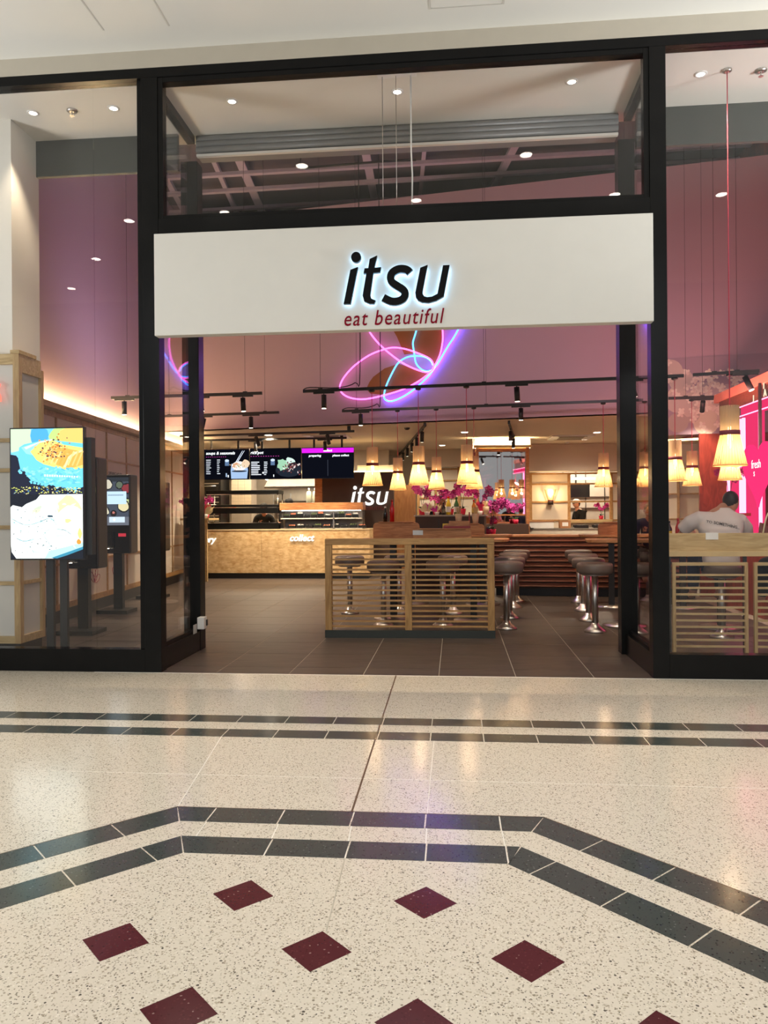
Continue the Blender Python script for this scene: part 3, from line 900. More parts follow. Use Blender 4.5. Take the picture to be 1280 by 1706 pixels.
# downlights in the mall soffit (seen mirrored in the glazing)
MD = [(-4.5, -3.66), (-5.7, -5.15), (-6.89, -6.64), (-1.77, -2.25), (-3.09, -3.52), (0.84, -2.25), (-0.48, -3.4), (2.09, -3.5), (3.47, -3.65)]
for k, (x, y) in enumerate(MD):
    t = thing('mall_downlight', 'round recessed downlight in the mall soffit over the terrazzo walkway', 'downlight', (x, y, 5.49), group='downlights in the mall soffit')
    MB().lathe([(0.085, 0.0), (0.085, -0.006), (0.07, -0.008), (0.07, 0.0)], 20, cap=False).build('bezel', M_WHITEP, t)
    MB().lathe([(0.001, -0.004), (0.07, -0.004)], 20, cap=False).build('lens', glow('mall_lamp', (1.0, 0.92, 0.8), 26), t)
    lamp('mall_downlight_beam', 'SPOT', (x, y, 5.47), 125, (1.0, 0.96, 0.9), (x, y, 0), spot_size=R(84), spot_blend=0.8, shadow_soft_size=0.06)

# hanging wire rig in front of the transom
wr = thing('wire_suspension', 'white ceiling bar with three thin suspension wires behind the transom', 'suspension', (-0.48, 0.15, 5.25))
bx(-0.17, -0.03, -0.035, 0.17, 0.03, 0).build('ceiling_bar', M_WHITEP, wr)
MB().cyl((-0.13, 0, -0.035), (-0.13, 0, -1.35), 0.0035, n=6).build('wire', M_STEEL, wr)
MB().cyl((-0.01, 0, -0.035), (-0.01, 0, -1.35), 0.0035, n=6).build('wire', M_STEEL, wr)
MB().tube([(0.12, 0, -0.035), (0.12, 0, -0.7), (0.128, 0, -0.9), (0.122, 0, -1.35)], 0.007, 6).build('cable', M_WHITEP, wr)

# pendants
def make_pendant(cord):
    t = thing('pendant_lamp', 'x', 'pendant lamp', (0, 0, 0), group='slatted ash pendant lamps')
    N = 32
    m = MB()
    for k in range(N):
        a = 2 * PI * k / N
        def pt(r, z, da): return (r * math.cos(a + da), r * math.sin(a + da), z)
        w1 = 0.022 / 0.135; w0 = 0.0125 / 0.075
        m.add([pt(0.140, 0.0, -w1 / 2 * 0.8), pt(0.140, 0.0, w1 / 2 * 0.8), pt(0.078, 0.28, w0 / 2 * 0.8), pt(0.078, 0.28, -w0 / 2 * 0.8)], [(0, 1, 2, 3)])
    m.build('slat_skirt', M_SHADE, t, kind='stuff')
    MB().lathe([(0.138, -0.006), (0.143, -0.006), (0.143, 0.006), (0.138, 0.006), (0.138, -0.006)], 28, cap=False).build('hem_ring', M_SHADE, t)
    MB().lathe([(0.082, 0.265), (0.085, 0.265), (0.085, 0.305), (0.082, 0.305)], 24, cap=False).build('band', M_REDBAND, t)
    m = MB()
    for k in range(26):
        a = 2 * PI * k / 26
        w = 0.0085 / 0.079
        pt = lambda z, da: (0.079 * math.cos(a + da), 0.079 * math.sin(a + da), z)
        m.add([pt(0.3, -w), pt(0.3, w), pt(0.52, w), pt(0.52, -w)], [(0, 1, 2, 3)])
    m.build('slat_collar', translucent('pale_ash_collar', srgb(214, 186, 150), 0.5), t, kind='stuff')
    MB().lathe([(0.012, 0.34), (0.016, 0.3), (0.02, 0.22), (0.014, 0.17), (0.003, 0.15)], 12).build('bulb', M_BULB, t)
    MB().cyl((0, 0, 0.34), (0, 0, 0.40), 0.012, n=10).build('lamp_holder', M_STEEL, t)
    MB().cyl((0, 0, 0.40), (0, 0, cord), 0.0045, n=6).build('cord', M_CORD, t)
    MB().lathe([(0.04, cord), (0.04, cord - 0.02), (0.02, cord - 0.03)], 16).build('ceiling_rose', M_STEEL if cord > 2 else M_BLACKM, t)
    return t
pA = make_pendant(1.31)
PEND = [(-1.13, 3.95, 'slatted ash pendant lamp hanging left of the others, near the white wall logo'),
        (-0.49, 3.88, 'slatted ash pendant lamp second from left in the near row'),
        (0.16, 3.80, 'slatted ash pendant lamp third in the near row, overlapping a further one'),
        (2.79, 3.51, 'slatted ash pendant lamp just behind the right entrance post'),
        (3.41, 3.36, 'slatted ash pendant lamp half hidden below the largest one'),
        (-0.94, 6.11, 'small slatted ash pendant lamp between the first and second near lamps'),
        (-0.30, 6.03, 'small slatted ash pendant lamp hanging above the magenta orchids'),
        (0.31, 5.95, 'small slatted ash pendant lamp partly behind the third near lamp'),
        (2.31, 5.69, 'slatted ash pendant lamp hanging by the pass window, left of the black post'),
        (2.92, 5.61, 'slatted ash pendant lamp seen through the right glass return'),
        (3.60, 5.53, 'small slatted ash pendant lamp in front of the red brown wall'),
        (2.64, 5.65, 'slatted ash pendant lamp mostly hidden by the right rear post')]
for k, (x, y, lab) in enumerate(PEND):
    o = pA if k == 0 else dup(pA, (0, 0, 0))
    o.location = (x, y, 1.77); o['label'] = lab
    lamp('pendant_bulb_light', 'POINT', (x, y, 1.77 + 0.13), 4.6, (1.0, 0.74, 0.44), shadow_soft_size=0.025)
pB = make_pendant(3.47)
pB.location = (2.40, 0.42, 1.785); pB['label'] = 'largest slatted ash pendant lamp on a long pink cord, right at the window'
lamp('pendant_bulb_light', 'POINT', (2.40, 0.42, 1.91), 4.2, (1.0, 0.74, 0.44), shadow_soft_size=0.025)

# track lights
def spot_head(tr, x, tilt=(0, 0), z=0.0, power=0, loc=None, rz=0):
    h = MB().cyl((x, 0, z - 0.02), (x, 0, z - 0.07), 0.008, n=8)
    bx(x - 0.15, -0.014, z - 0.045, x + 0.15, 0.014, z - 0.02).build('driver_box', M_BLACKM, tr)
    h.build('spot_stem', M_BLACKM, tr)
    a = Vector((tilt[0], tilt[1], -1)).normalized()
    p0 = Vector((x, 0, z - 0.06)); p1 = p0 + a * 0.19
    body = MB().cyl(p0, p1, 0.036, n=16).build('spot_body', M_BLACKM, tr)
    MB().cyl(p1, p1 + a * 0.003, 0.031, n=16).build('spot_lens', M_LED_H, body)
    if power:
        M = Matrix.Translation(tr.location) @ Matrix.Rotation(tr.rotation_euler[2], 4, 'Z')
        wp = M @ (p1 + a * 0.02); wt = M @ (p1 + a * 2)
        lamp('track_spot_beam', 'SPOT', wp, power, (1.0, 0.83, 0.62), wt, spot_size=R(72), spot_blend=0.7, shadow_soft_size=0.03)
def track(label, p0, p1, z, heads, wires=True, group='black track lights', top=7.4, power=110, thick=0.02):
    d = Vector(p1) - Vector(p0); L = d.length; rz = math.atan2(d.y, d.x)
    t = thing('track_light', label, 'track light', (p0[0], p0[1], z), rz, group)
    bx(0, -0.018, -thick, L, 0.018, thick).build('rail', M_BLACKM, t)
    for f, tilt in heads: spot_head(t, f, tilt, power=power)
    if wires:
        n = max(2, int(L / 2.4) + 1)
        for k in range(n):
            x = 0.25 + (L - 0.5) * k / (n - 1)
            MB().cyl((x, 0, thick), (x, 0, top - z), 0.0025, n=5).build('suspension_wire', M_BLACKM, t)
            bx(x - 0.03, -0.01, thick, x + 0.03, 0.01, thick + 0.012).build('clip', M_BLACKM, t)
    else:
        for x in (0.1, L - 0.1): bx(x - 0.03, -0.02, thick, x + 0.03, 0.02, max(thick + 0.001, 3.0 - z)).build('ceiling_clip', M_BLACKM, t)
    return t
tA = track('long black track light crossing in front of the neon flower', (-2.11, 4.06), (2.9, 3.5), 3.1, [(0.3, (0, 0)), (2.95, (0.05, 0.0)), (4.4, (0.3, 0.2))])
tB = track('long black track light just below and behind the neon flower track', (-1.88, 6.23), (2.9, 5.62), 3.1, [(0.32, (0, 0)), (2.96, (0, 0))])
for tt, pts in ((tA, [(-0.0, 0, 0.02), (0.1, 0, 0.05), (0.5, 0, 0.03), (0.75, 0, 0.09), (0.82, 0, 0.25), (0.82, 0, 2.5), (0.82, 0, 4.3)]), (tB, [(0.0, 0, 0.02), (0.1, 0, 0.05), (0.4, 0, 0.04), (0.6, 0, 0.10), (0.66, 0, 0.25), (0.66, 0, 2.5), (0.66, 0, 4.3)])):
    MB().tube(spline(pts, 4), 0.007, 6).build('feed_cable', M_BLACKM, tt)
track('black track light over the order kiosks, nearer of the left pair', (-5.0, 4.27), (-2.72, 4.14), 3.1, [(0.2, (0, 0)), (1.35, (0.3, -.2)), (2.0, (0.05, 0))])
track('black track light over the order kiosks, further of the left pair', (-5.2, 6.45), (-2.96, 6.23), 3.1, [(0.9, (-0.25, 0)), (1.75, (0, 0))])
track('black track light before the menu screens, nearer one', (-5.3, 7.9), (-1.85, 7.55), 2.9, [(1.55, (0.1, 0.75)), (2.95, (0.0, 0.75))], wires=False, top=3, power=105)
track('black track light just above the menu screens', (-5.5, 9.0), (-2.2, 9.0), 2.92, [(1.4, (0, 0.1)), (2.85, (0, 0.1))], wires=False, top=3)
track('black track light with one angled spot behind the right window', (3.0, 3.46), (3.74, 3.28), 3.1, [(0.6, (0.4, -0.2))])
track('short black track light in front of the blossom mural', (3.25, 5.5), (3.99, 5.45), 3.1, [(0.5, (0.1, 0.9))], power=60)  # real track, its spot head is added to brighten the mural
track('black track light with five spots running back along the ceiling', (-0.52, 7.2), (-1.5, 14.2), 2.95, [(0.6, (0.35, 0)), (1.7, (0.35, 0)), (2.9, (0.35, 0)), (4.2, (0.35, 0)), (5.6, (0.35, 0))], wires=False, power=50)
track('short black track light above the mirror column', (0.95, 7.1), (1.25, 9.9), 2.95, [(0.9, (-0.2, 0)), (2.4, (0, 0))], wires=False, power=60)
track('black track light over the passage behind the orchids', (0.0, 14.2), (0.42, 12.2), 2.95, [(0.5, (0.2, 0))], wires=False, power=50)
track('black track light near the pass window, by the right rear post', (3.75, 10.9), (4.1, 14), 2.95, [(0.8, (0, 0))], wires=False, power=60)
# ceiling cassettes and ceiling fittings
for (x, y, lab) in ((-2.65, 9.35, 'white ceiling air conditioner above the collect screen'), (2.5, 10.4, 'white ceiling air conditioner above the pass window')):
    t = thing('air_conditioner', lab, 'air conditioner', (x, y, 3.0))
    bx(-0.45, -0.45, -0.03, 0.45, 0.45, 0).build('panel', M_WHITEP, t, bevel=0.01)
    bx(-0.26, -0.26, -0.036, 0.26, 0.26, -0.028).build('grille', plain('grille_grey', srgb(150, 138, 124), 0.7), t)
    for s_ in (-1, 1):
        bx(-0.3, s_ * 0.36 - 0.03, -0.036, 0.3, s_ * 0.36 + 0.03, -0.028).build('vent', MATS['grille_grey'], t)
for (x, y, lab) in ((-0.9, 8.0, 'small dark dome camera on the low ceiling'), (-4.0, 8.5, 'small round smoke detector left of the menu screens'), (2.6, 11.6, 'small round smoke detector before the pass window')):
    t = thing('smoke_detector', lab, 'detector', (x, y, 3.0))
    MB().lathe([(0.055, 0), (0.055, -0.02), (0.03, -0.045)], 16).build('body', M_BLACKM if 'dark' in lab else M_WHITEP, t)
    MB().lathe([(0.06, 0.0), (0.06, -0.006)], 16).build('base', M_WHITEP, t)
# made-up downlights, added in the low ceiling to fill the interior
for (x, y, e) in ((-3.8, 8.9, 30), (0.2, 9.0, 22), (2.9, 9.5, 30), (2.9, 11.0, 17), (-0.3, 12.0, 16)):
    t = thing('fill_downlight', 'small square fill downlight added in the low warm ceiling', 'downlight', (x, y, 3.0), group='fill downlights added in the low ceiling')
    bx(-0.09, -0.09, -0.008, 0.09, 0.09, 0).build('bezel', M_WHITEP, t)
    bx(-0.06, -0.06, -0.011, 0.06, 0.06, -0.008).build('lens', M_LED_W, t)
    lamp('fill_downlight_beam', 'SPOT', (x, y, 2.96), e * 9.5, (1.0, 0.83, 0.62), (x, y, 0), spot_size=R(150), spot_blend=0.8, shadow_soft_size=0.06)

# ================================================================== LEFT: MENU SCREEN AND KIOSKS
ds = thing('advertising_screen', 'bright portrait advertising screen showing sushi on two black poles', 'screen', (-3.80, 0.30, 0))
bx(-0.365, 0.0, 0.975, 0.365, 0.05, 2.215).build('casing', M_GLOSSB, ds, bevel=0.004)
bx(-0.30, 0.05, 1.02, 0.41, 0.13, 2.12).build('rear_housing', M_BLACKM, ds)
def sushi_picture():
    x0, x1, zb, zm, zt = -0.353, 0.353, 0.987, 1.59, 2.203
    P = []
    P.append((srgb(120, 205, 250), rect(x0, zm, x1, zt)))
    P.append((srgb(200, 225, 190), clip(blob(-0.3, 2.12, 0.2, 0.13, 14, 0.1), x0, zm, x1, zt)))
    P.append((srgb(80, 170, 230), clip(blob(-0.07, 2.14, 0.09, 0.12, 14, 0.05), x0, zm, x1, zt)))
    P.append((srgb(190, 226, 130), clip(blob(0.14, 2.13, 0.12, 0.1, 14, 0.1), x0, zm, x1, zt)))
    P.append((srgb(245, 200, 110), clip(blob(0.30, 2.12, 0.19, 0.14, 14, 0.05), x0, zm, x1, zt)))
    P.append((srgb(30, 34, 52), [(x0, zm), (x1, zm), (x1, 1.66), (0.0, 1.70), (-0.15, 1.75), (-0.24, 1.88), (-0.30, 1.955), (x0, 1.965)]))
    P.append((srgb(110, 205, 238), [(-0.27, 2.03), (-0.22, 2.06), (0.0, 2.10), (x1, 2.06), (x1, 1.655), (0.27, 1.625), (0.12, 1.655), (0.04, 1.67), (-0.05, 1.69), (-0.15, 1.715), (-0.22, 1.79), (-0.26, 1.83), (-0.28, 1.92)]))
    P.append((srgb(150, 224, 230), [(-0.25, 2.03), (-0.05, 2.09), (0.1, 2.06), (-0.1, 1.95), (-0.2, 1.97)]))
    P.append((srgb(240, 214, 120), [(-0.16, 1.99), (-0.06, 2.08), (0.05, 2.10), (0.17, 2.05), (x1, 2.02), (x1, 1.83), (0.23, 1.81), (0.12, 1.83), (-0.03, 1.87), (-0.10, 1.91)]))
    P.append((srgb(240, 176, 84), [(-0.02, 1.97), (0.08, 2.04), (x1, 1.98), (x1, 1.86), (0.22, 1.825), (0.1, 1.86)]))
    P.append((srgb(250, 226, 170), [(0.16, 1.84), (0.2, 1.93), (0.27, 1.98), (x1, 2.0), (x1, 1.985), (0.28, 1.96), (0.22, 1.91), (0.185, 1.835)]))
    for k in range(170):
        cx = random.uniform(-0.27, x1 - .03); cz = random.uniform(1.68, 1.84)
        if cz < 1.69 + 0.10 * max(0, -cx - 0.05) / 0.2 or (cx < -0.2 and cz < 1.80): continue
        P.append((random.choice([srgb(130, 216, 240), srgb(96, 190, 228), srgb(150, 226, 240), srgb(112, 206, 236)]), blob(cx, cz, random.uniform(.012, .03), random.uniform(.006, .012), 8, 0.25, random.uniform(-.7, .7))))
    for k in range(16):
        cx = -0.26 + 0.036 * k; cz = (1.80 if k < 2 else 1.715 - 0.012 * (k - 2) * 0.6)
        P.append((random.choice([srgb(110, 205, 238), srgb(30, 34, 52)]), blob(cx, cz - 0.005, .016, .014, 7, 0.4)))
    for k in range(9):
        a0 = -0.05 + 0.042 * k
        P.append((random.choice([srgb(248, 200, 120), srgb(236, 168, 76), srgb(252, 216, 140)]), [(a0, 1.885 - 0.004 * k), (a0 + 0.06, 1.99), (a0 + 0.075, 1.985), (a0 + 0.014, 1.88 - 0.004 * k)]))
    P.append((srgb(214, 236, 214), [(-0.22, 2.03), (-0.06, 2.085), (0.06, 2.105), (0.05, 2.09), (-0.07, 2.07), (-0.2, 2.01)]))
    for k in range(150):
        cx = 0.06 + random.gauss(0, 0.06); cz = 2.0 + random.gauss(0, 0.045)
        c = random.choice([srgb(236, 150, 60), srgb(200, 110, 50), srgb(250, 190, 110), srgb(70, 50, 70), srgb(240, 214, 130)])
        P.append((c, blob(cx, cz, random.uniform(.005, .013), random.uniform(.005, .010), 6, 0.3)))
    for k in range(160):
        cx = random.uniform(x0 + .01, x1 - .01); cz = random.uniform(zm + .005, zm + 0.075 - 0.03 * abs(cx))
        c = random.choice([srgb(220, 220, 110), srgb(90, 140, 190), srgb(250, 240, 160), srgb(30, 30, 40), srgb(180, 200, 90)])
        P.append((c, blob(cx, cz, random.uniform(.004, .01), random.uniform(.003, .006), 6, 0.3)))
    for k in range(14):
        P.append((srgb(235, 250, 250), rect(-0.02 + 0.024 * k, 1.755 - 0.001 * k, -0.005 + 0.024 * k, 1.775 - 0.0015 * k)))
    # lower picture: pale rolls
    P.append((srgb(26, 30, 40), rect(x0, zb, x1, zm)))
    W = (0.92, 0.98, 0.94)
    P.append((W, [(x0, 1.47), (-0.33, 1.49), (-0.24, 1.47), (-0.2, 1.5), (-0.1, 1.54), (-0.06, 1.585), (x1, 1.588), (x1, 1.10), (0.2, 1.05), (0.06, 0.99), (-0.30, 0.99), (-0.345, 1.05), (x0, 1.12)]))
    P.append((srgb(180, 236, 240), [(0.1, 1.0), (0.24, 1.05), (x1, 1.10), (x1, 1.14), (0.2, 1.10), (0.02, 1.06), (-0.02, 0.99)]))
    P.append((srgb(60, 140, 170), [(0.1, 0.99), (0.2, 1.02), (x1, 1.075), (x1, 1.1), (0.22, 1.055), (0.04, 0.995)]))
    P.append((srgb(250, 240, 170), clip(blob(0.22, 1.45, 0.12, 0.13, 14, 0.15), x0, zb, x1, zm)))
    P.append((W, clip(blob(0.24, 1.32, 0.14, 0.16, 14, 0.15), x0, zb, x1, zm)))
    P.append((srgb(200, 226, 190), blob(-0.09, 1.45, 0.06, 0.02, 10, 0.2, 0.5)))
    P.append((srgb(226, 236, 190), blob(-0.10, 1.43, 0.05, 0.018, 10, 0.2, 0.4)))
    for (cx, cz) in ((-0.28, 1.32), (-0.05, 1.26), (-0.2, 1.17), (0.15, 1.22), (-0.07, 1.06), (0.0, 1.35), (0.05, 1.13)):
        P.append((srgb(206, 238, 240), blob(cx, cz, 0.07, 0.025, 12, 0.3, random.uniform(-.6, .6))))
        P.append((W, blob(cx + .01, cz + .012, 0.07, 0.025, 12, 0.3, random.uniform(-.6, .6))))
    for k in range(70):
        cx = random.uniform(x0 + .02, 0.1); cz = random.uniform(1.04, 1.48)
        P.append((random.choice([srgb(60, 110, 120), srgb(110, 170, 170), srgb(40, 60, 70), srgb(190, 220, 200)]), blob(cx, cz, random.uniform(.003, .009), random.uniform(.002, .006), 6, 0.4)))
    for k in range(120):
        cx = random.uniform(x0 + .03, x1 - .04); cz = random.uniform(1.08, 1.5)
        P.append((random.choice([(0.8, 0.92, 0.9), (0.95, 0.97, 0.86), (0.7, 0.86, 0.88), (1.0, 1.0, 0.97), (0.93, 0.9, 0.72)]), blob(cx, cz, random.uniform(.008, .03), random.uniform(.004, .010), 8, 0.3, random.uniform(0, 3))))
    P.append((srgb(40, 66, 84), blob(0.04, 1.385, 0.03, 0.010, 8, 0.3)))
    for a_, b_, c_ in (((-0.34, 1.36), (-0.2, 1.30), (-0.06, 1.33)), ((-0.06, 1.33), (0.04, 1.36), (0.1, 1.30)), ((-0.02, 1.19), (0.03, 1.12), (0.045, 1.03)), ((0.10, 1.26), (0.18, 1.25), (0.24, 1.21)), ((-0.3, 1.18), (-0.22, 1.15), (-0.12, 1.17))):
        q = spline([(a_[0], 0, a_[1]), (b_[0], 0, b_[1]), (c_[0], 0, c_[1])], 5)
        for i in range(len(q) - 1): P.append((random.choice([srgb(120, 180, 190), srgb(160, 210, 214), srgb(90, 140, 150)]), [(q[i].x, q[i].z), (q[i + 1].x, q[i + 1].z), (q[i + 1].x, q[i + 1].z + .006), (q[i].x, q[i].z + .006)]))
    P.append((srgb(250, 150, 60), blob(0.315, 1.145, 0.022, 0.024, 8, 0.2)))
    P.append((srgb(250, 220, 130), blob(0.325, 1.22, 0.02, 0.05, 8, 0.2)))
    P.append((srgb(250, 236, 150), blob(0.21, 1.34, 0.03, 0.02, 8, 0.2)))
    return P
picture('screen_image', sushi_picture(), M_SCREENB, ds, (0, -0.001, 0))
for x in (-0.01, 0.125): bx(x - 0.035, 0.055, 0.0, x + 0.035, 0.095, 1.2).build('pole', M_BLACKM, ds)
bx(-0.30, 0.02, 0.0, 0.40, 0.3, 0.015).build('base_plate', M_BLACKM, ds)

def kiosk(label, x, y, pw, zlo, zhi):
    t = thing('order_kiosk', label, 'kiosk', (x, y, 0), group='self-order kiosks')
    bx(-0.22, -0.17, 0, 0.22, 0.20, 0.05).build('base_plate', M_BLACKM, t, bevel=0.004)
    bx(-0.065, 0.05, 0.05, 0.065, 0.13, zlo + 0.1).build('post', M_BLACKM, t)
    bx(-0.215, 0.0, zlo, 0.215, 0.26, zhi).build('housing', M_GREYK, t, bevel=0.02)
    bx(-0.205, -0.008, zlo + 0.03, 0.205, 0.0, zhi - 0.02).build('front_glass', M_GLOSSB, t)
    # touch screen picture
    a, b, c, d = -0.195, 0.195, zhi - 0.72, zhi - 0.04
    P = [(srgb(64, 70, 82), rect(a, c, b, d)), (srgb(96, 100, 110), rect(a, c, b, c + 0.12)), (srgb(40, 44, 50), rect(a, d - 0.06, b, d))]
    for (u, v, r, cc) in ((-0.12, 0.58, .07, (196, 190, 170)), (0.06, 0.57, .05, (90, 100, 84)), (0.17, 0.52, .07, (130, 50, 56)), (-0.17, 0.2, .07, (210, 206, 180)), (0.16, 0.32, .06, (190, 200, 140)), (0.12, 0.27, .08, (214, 204, 160)), (-0.03, 0.17, .035, (50, 34, 34)), (-0.03, 0.18, .02, (180, 110, 100))):
        P.append((srgb(24, 24, 26), clip(blob(u, c + v, r + .012, r + .012), a, c, b, d)))
        P.append((srgb(*cc), clip(blob(u, c + v, r, r * .9, 14, 0.15), a, c, b, d)))
    P.append((srgb(188, 216, 236), rect(a + 0.035, c + 0.30, b - 0.035, c + 0.48)))
    for k in range(11): P.append((srgb(110, 130, 150), rect(-0.11 + 0.021 * k, c + 0.42, -0.096 + 0.021 * k, c + 0.437)))
    P.append((srgb(196, 214, 226), rect(a + 0.1, c + 0.04, b - 0.06, c + 0.12)))
    P.append((srgb(240, 244, 250), blob(-0.02, c + 0.08, 0.018, 0.02)))
    picture('touch_screen', P, M_SCREEN, t, (0, -0.0085, 0))
    rd = bx(-0.15, -0.06, zlo + 0.08, -0.03, -0.008, zlo + 0.3).build('card_reader', M_BLACKM, t, bevel=0.006)
    bx(-0.135, -0.064, zlo + 0.2, -0.045, -0.06, zlo + 0.27).build('reader_display', M_GREYK, rd)
    bx(0.04, -0.014, zlo + 0.24, 0.15, -0.008, zlo + 0.285).build('red_sticker', glow('red_sticker_lit', (0.8, 0.05, 0.08), 0.6), t)
    MB().lathe([(0.02, 0.0), (0.02, 0.004)], 10, (-0.09, -0.07, zlo + 0.07)).build('reader_light', M_LED_H, t)
    return t
kiosk('black self-order kiosk half hidden behind the bright advertising screen', -4.39, 2.1, 1, 0.76, 2.07)
kiosk('black self-order kiosk with a welcome screen in the middle of the row', -4.80, 3.95, 1, 0.84, 1.96)
kiosk('black self-order kiosk furthest back, cut by the left entrance post', -5.02, 5.8, 1, 0.78, 1.93)
# small switch box and sticker at the foot of the left rear post
sb = thing('door_sensor_box', 'small white switch box at the foot of the left rear post', 'switch', (-2.60, 1.02, 0.2))
bx(-0.002, -0.04, 0.03, 0.07, 0.055, 0.15).build('cover', M_WHITEP, sb, bevel=0.006)
bx(0.0, -0.16, 0.0, 0.003, -0.06, 0.09).build('sticker', plain('grey_sticker', srgb(190, 186, 180), 0.6), sb)
bx(0.068, 0.02, 0.06, 0.08, 0.05, 0.12).build('switch_button', M_BLACKM, sb)

# ================================================================== SERVICE COUNTER
ct = thing('service_counter', 'long pressed-straw service counter with white collect lettering', 'counter', (-1.8, 9.5, 0))
for k, (x0, x1) in enumerate(((-3.87, -2.32), (-2.315, 0.0))):
    bx(x0, 0, 0.12, x1, 0.05, 1.03).build('front_panel', M_OSB, ct)
bx(-0.05, 0.05, 0.12, 0.0, 0.8, 1.03).build('end_panel', M_OSB, ct)
bx(-3.87, -0.01, 1.03, 0.01, 0.85, 1.05).build('worktop', plain('pale_worktop', srgb(224, 200, 156), 0.4), ct)
bx(-3.87, 0.05, 0, -0.03, 0.8, 0.12).build('plinth', M_BLACKM, ct)
bx(-3.87, 0.8, 0.12, -0.05, 0.84, 1.03).build('back_panel', M_WALNUT, ct)
text('collect_lettering', 'collect', M_MARK_W, ct, (-1.70, -0.001, 0.80), width=0.53, extrude=0.02, shear=0.25, offset=0.022)
text('delivery_lettering', 'delivery', M_MARK_W, ct, (-3.90, -0.001, 0.78), width=0.60, extrude=0.02, shear=0.25, offset=0.022)

# heated display
hd = thing('heated_display', 'black tiered heated display case on the counter', 'display case', (-4.55, 9.62, 1.05))
M_HD = plain('display_black', (0.004, 0.004, 0.004), 0.4, spec=0.15)
for z0, z1 in ((0.0, 0.13), (0.34, 0.46), (0.47, 0.53), (0.76, 0.84)):
    bx(-0.82, 0, z0, 0.78, 0.5, z1).build('tray', M_HD, hd, bevel=0.008)
for z in (0.135, 0.465, 0.745): bx(-0.8, -0.008, z, 0.74, 0.004, z + 0.014).build('chrome_trim', M_CHROME, hd)
for x in (-0.78, 0.76):
    for y in (0.03, 0.47): MB().cyl((x, y, 0.0), (x, y, 0.8), 0.014, n=8).build('corner_tube', M_CHROME, hd)
for z in (0.14, 0.535): bx(-0.76, 0.01, z, 0.72, 0.014, z + 0.2).build('glass_front', M_CLEAR, hd)
lamp('heat_lamp', 'AREA', (-4.57, 9.87, 1.80), 6, (1, 0.72, 0.4), (-4.57, 9.87, 0), shape='RECTANGLE', size=1.4, size_y=0.3)

# chilled display
cd = thing('chilled_display', 'chilled sushi display with walnut canopy at the end of the counter', 'display case', (-2.85, 9.62, 1.05))
bx(-0.9, 0, 0.40, 0.9, 0.5, 0.56).build('canopy', M_WALNUT, cd, bevel=0.006)
bx(-0.88, 0.46, 0.0, 0.88, 0.5, 0.4).build('back_panel', plain('display_white', srgb(214, 212, 206), 0.5), cd)
bx(-0.88, 0.02, 0.0, 0.88, 0.46, 0.02).build('base_shelf', M_STEEL, cd)
bx(-0.88, 0.04, 0.215, 0.88, 0.44, 0.23).build('shelf', M_STEEL, cd)
bx(-0.88, 0.03, 0.212, 0.88, 0.04, 0.235).build('shelf_edge', plain('ticket_strip', srgb(226, 214, 196), 0.5), cd)
for x in (-0.9, 0.88): bx(x, 0, 0.0, x + 0.02, 0.5, 0.4).build('side_glass', M_CLEAR, cd)
for x in (0.25,): bx(x, 0.02, 0.0, x + 0.03, 0.05, 0.40).build('mullion', M_STEEL, cd)
bx(-0.85, 0.02, 0.385, 0.85, 0.04, 0.40).build('light_strip', glow('display_led', (1, 0.94, 0.82), 9), cd)
def sushi_box(loc, label, group, s=(0.15, 0.1, 0.075), food=M_SUSHI):
    t = thing('sushi_box', label, 'food box', loc, 0, group)
    bx(-s[0] / 2, -s[1] / 2, 0, s[0] / 2, s[1] / 2, s[2] * 0.6).build('tray', M_SUSHI, t, bevel=0.004)
    m = MB()
    for k in range(4): m.ball((-s[0] * .34 + k * s[0] * .22, 0, s[2] * .6), s[0] * .1, s[1] * .3, s[2] * .3, 8, 5)
    m.build('food', food, t)
    return t
FOODS = [M_FOODG, plain('food_salmon', srgb(226, 130, 90), 0.5), plain('food_rice', srgb(226, 220, 206), 0.6), M_SUSHI]
for k in range(11):
    x = -3.62 + 0.15 * k
    sushi_box((x, 9.72, 1.281), 'small black sushi tray on the upper shelf of the chilled display', 'sushi trays on the upper shelf', (0.13, 0.1, 0.10 + 0.03 * (k % 3)), FOODS[k % 4])
for k in range(9):
    x = -3.5 + 0.19 * k
    sushi_box((x, 9.72, 1.071), 'small black sushi tray on the lower shelf of the chilled display', 'sushi trays on the lower shelf', (0.16, 0.1, 0.085 + 0.02 * (k % 2)), FOODS[(k + 1) % 4])

# menu boards
M_MENUB = plain('menu_bezel', (0.008, 0.008, 0.012), 0.2)
M_TXT = glow('menu_white_text', (0.9, 0.97, 1.0), 1.6)
M_TXTP = glow('menu_pink_text', (0.8, 0.08, 0.55), 0.8)
def menu(label, x0, x1):
    t = thing('menu_screen', label, 'screen', ((x0 + x1) / 2, 9.6, 2.12), 0, 'menu screens above the counter')
    w = (x1 - x0) / 2 - 0.004
    bx(-w, 0, 0, w, 0.07, 0.665).build('casing', M_MENUB, t)
    for x in (-0.3, 0.3): bx(x - 0.02, 0.03, 0.665, x + 0.02, 0.06, 0.88).build('ceiling_bracket', M_BLACKM, t)
    return t, w
def bars(x0, x1, z0, n, dz, h, col, frac=1.0):
    return [(col, rect(x0, z0 - k * dz, x0 + (x1 - x0) * random.uniform(0.55, 1.0) * frac, z0 - k * dz + h)) for k in range(n)]
m1, w = menu('menu screen headed soups with a white bowl picture', -5.50, -4.395)
P = [(srgb(8, 9, 16), rect(-w, .01, w, .655))] + bars(-.4, -.28, .42, 8, .042, .014, srgb(220, 225, 235)) + bars(-.16, -.09, .42, 8, .042, .014, srgb(220, 225, 235))
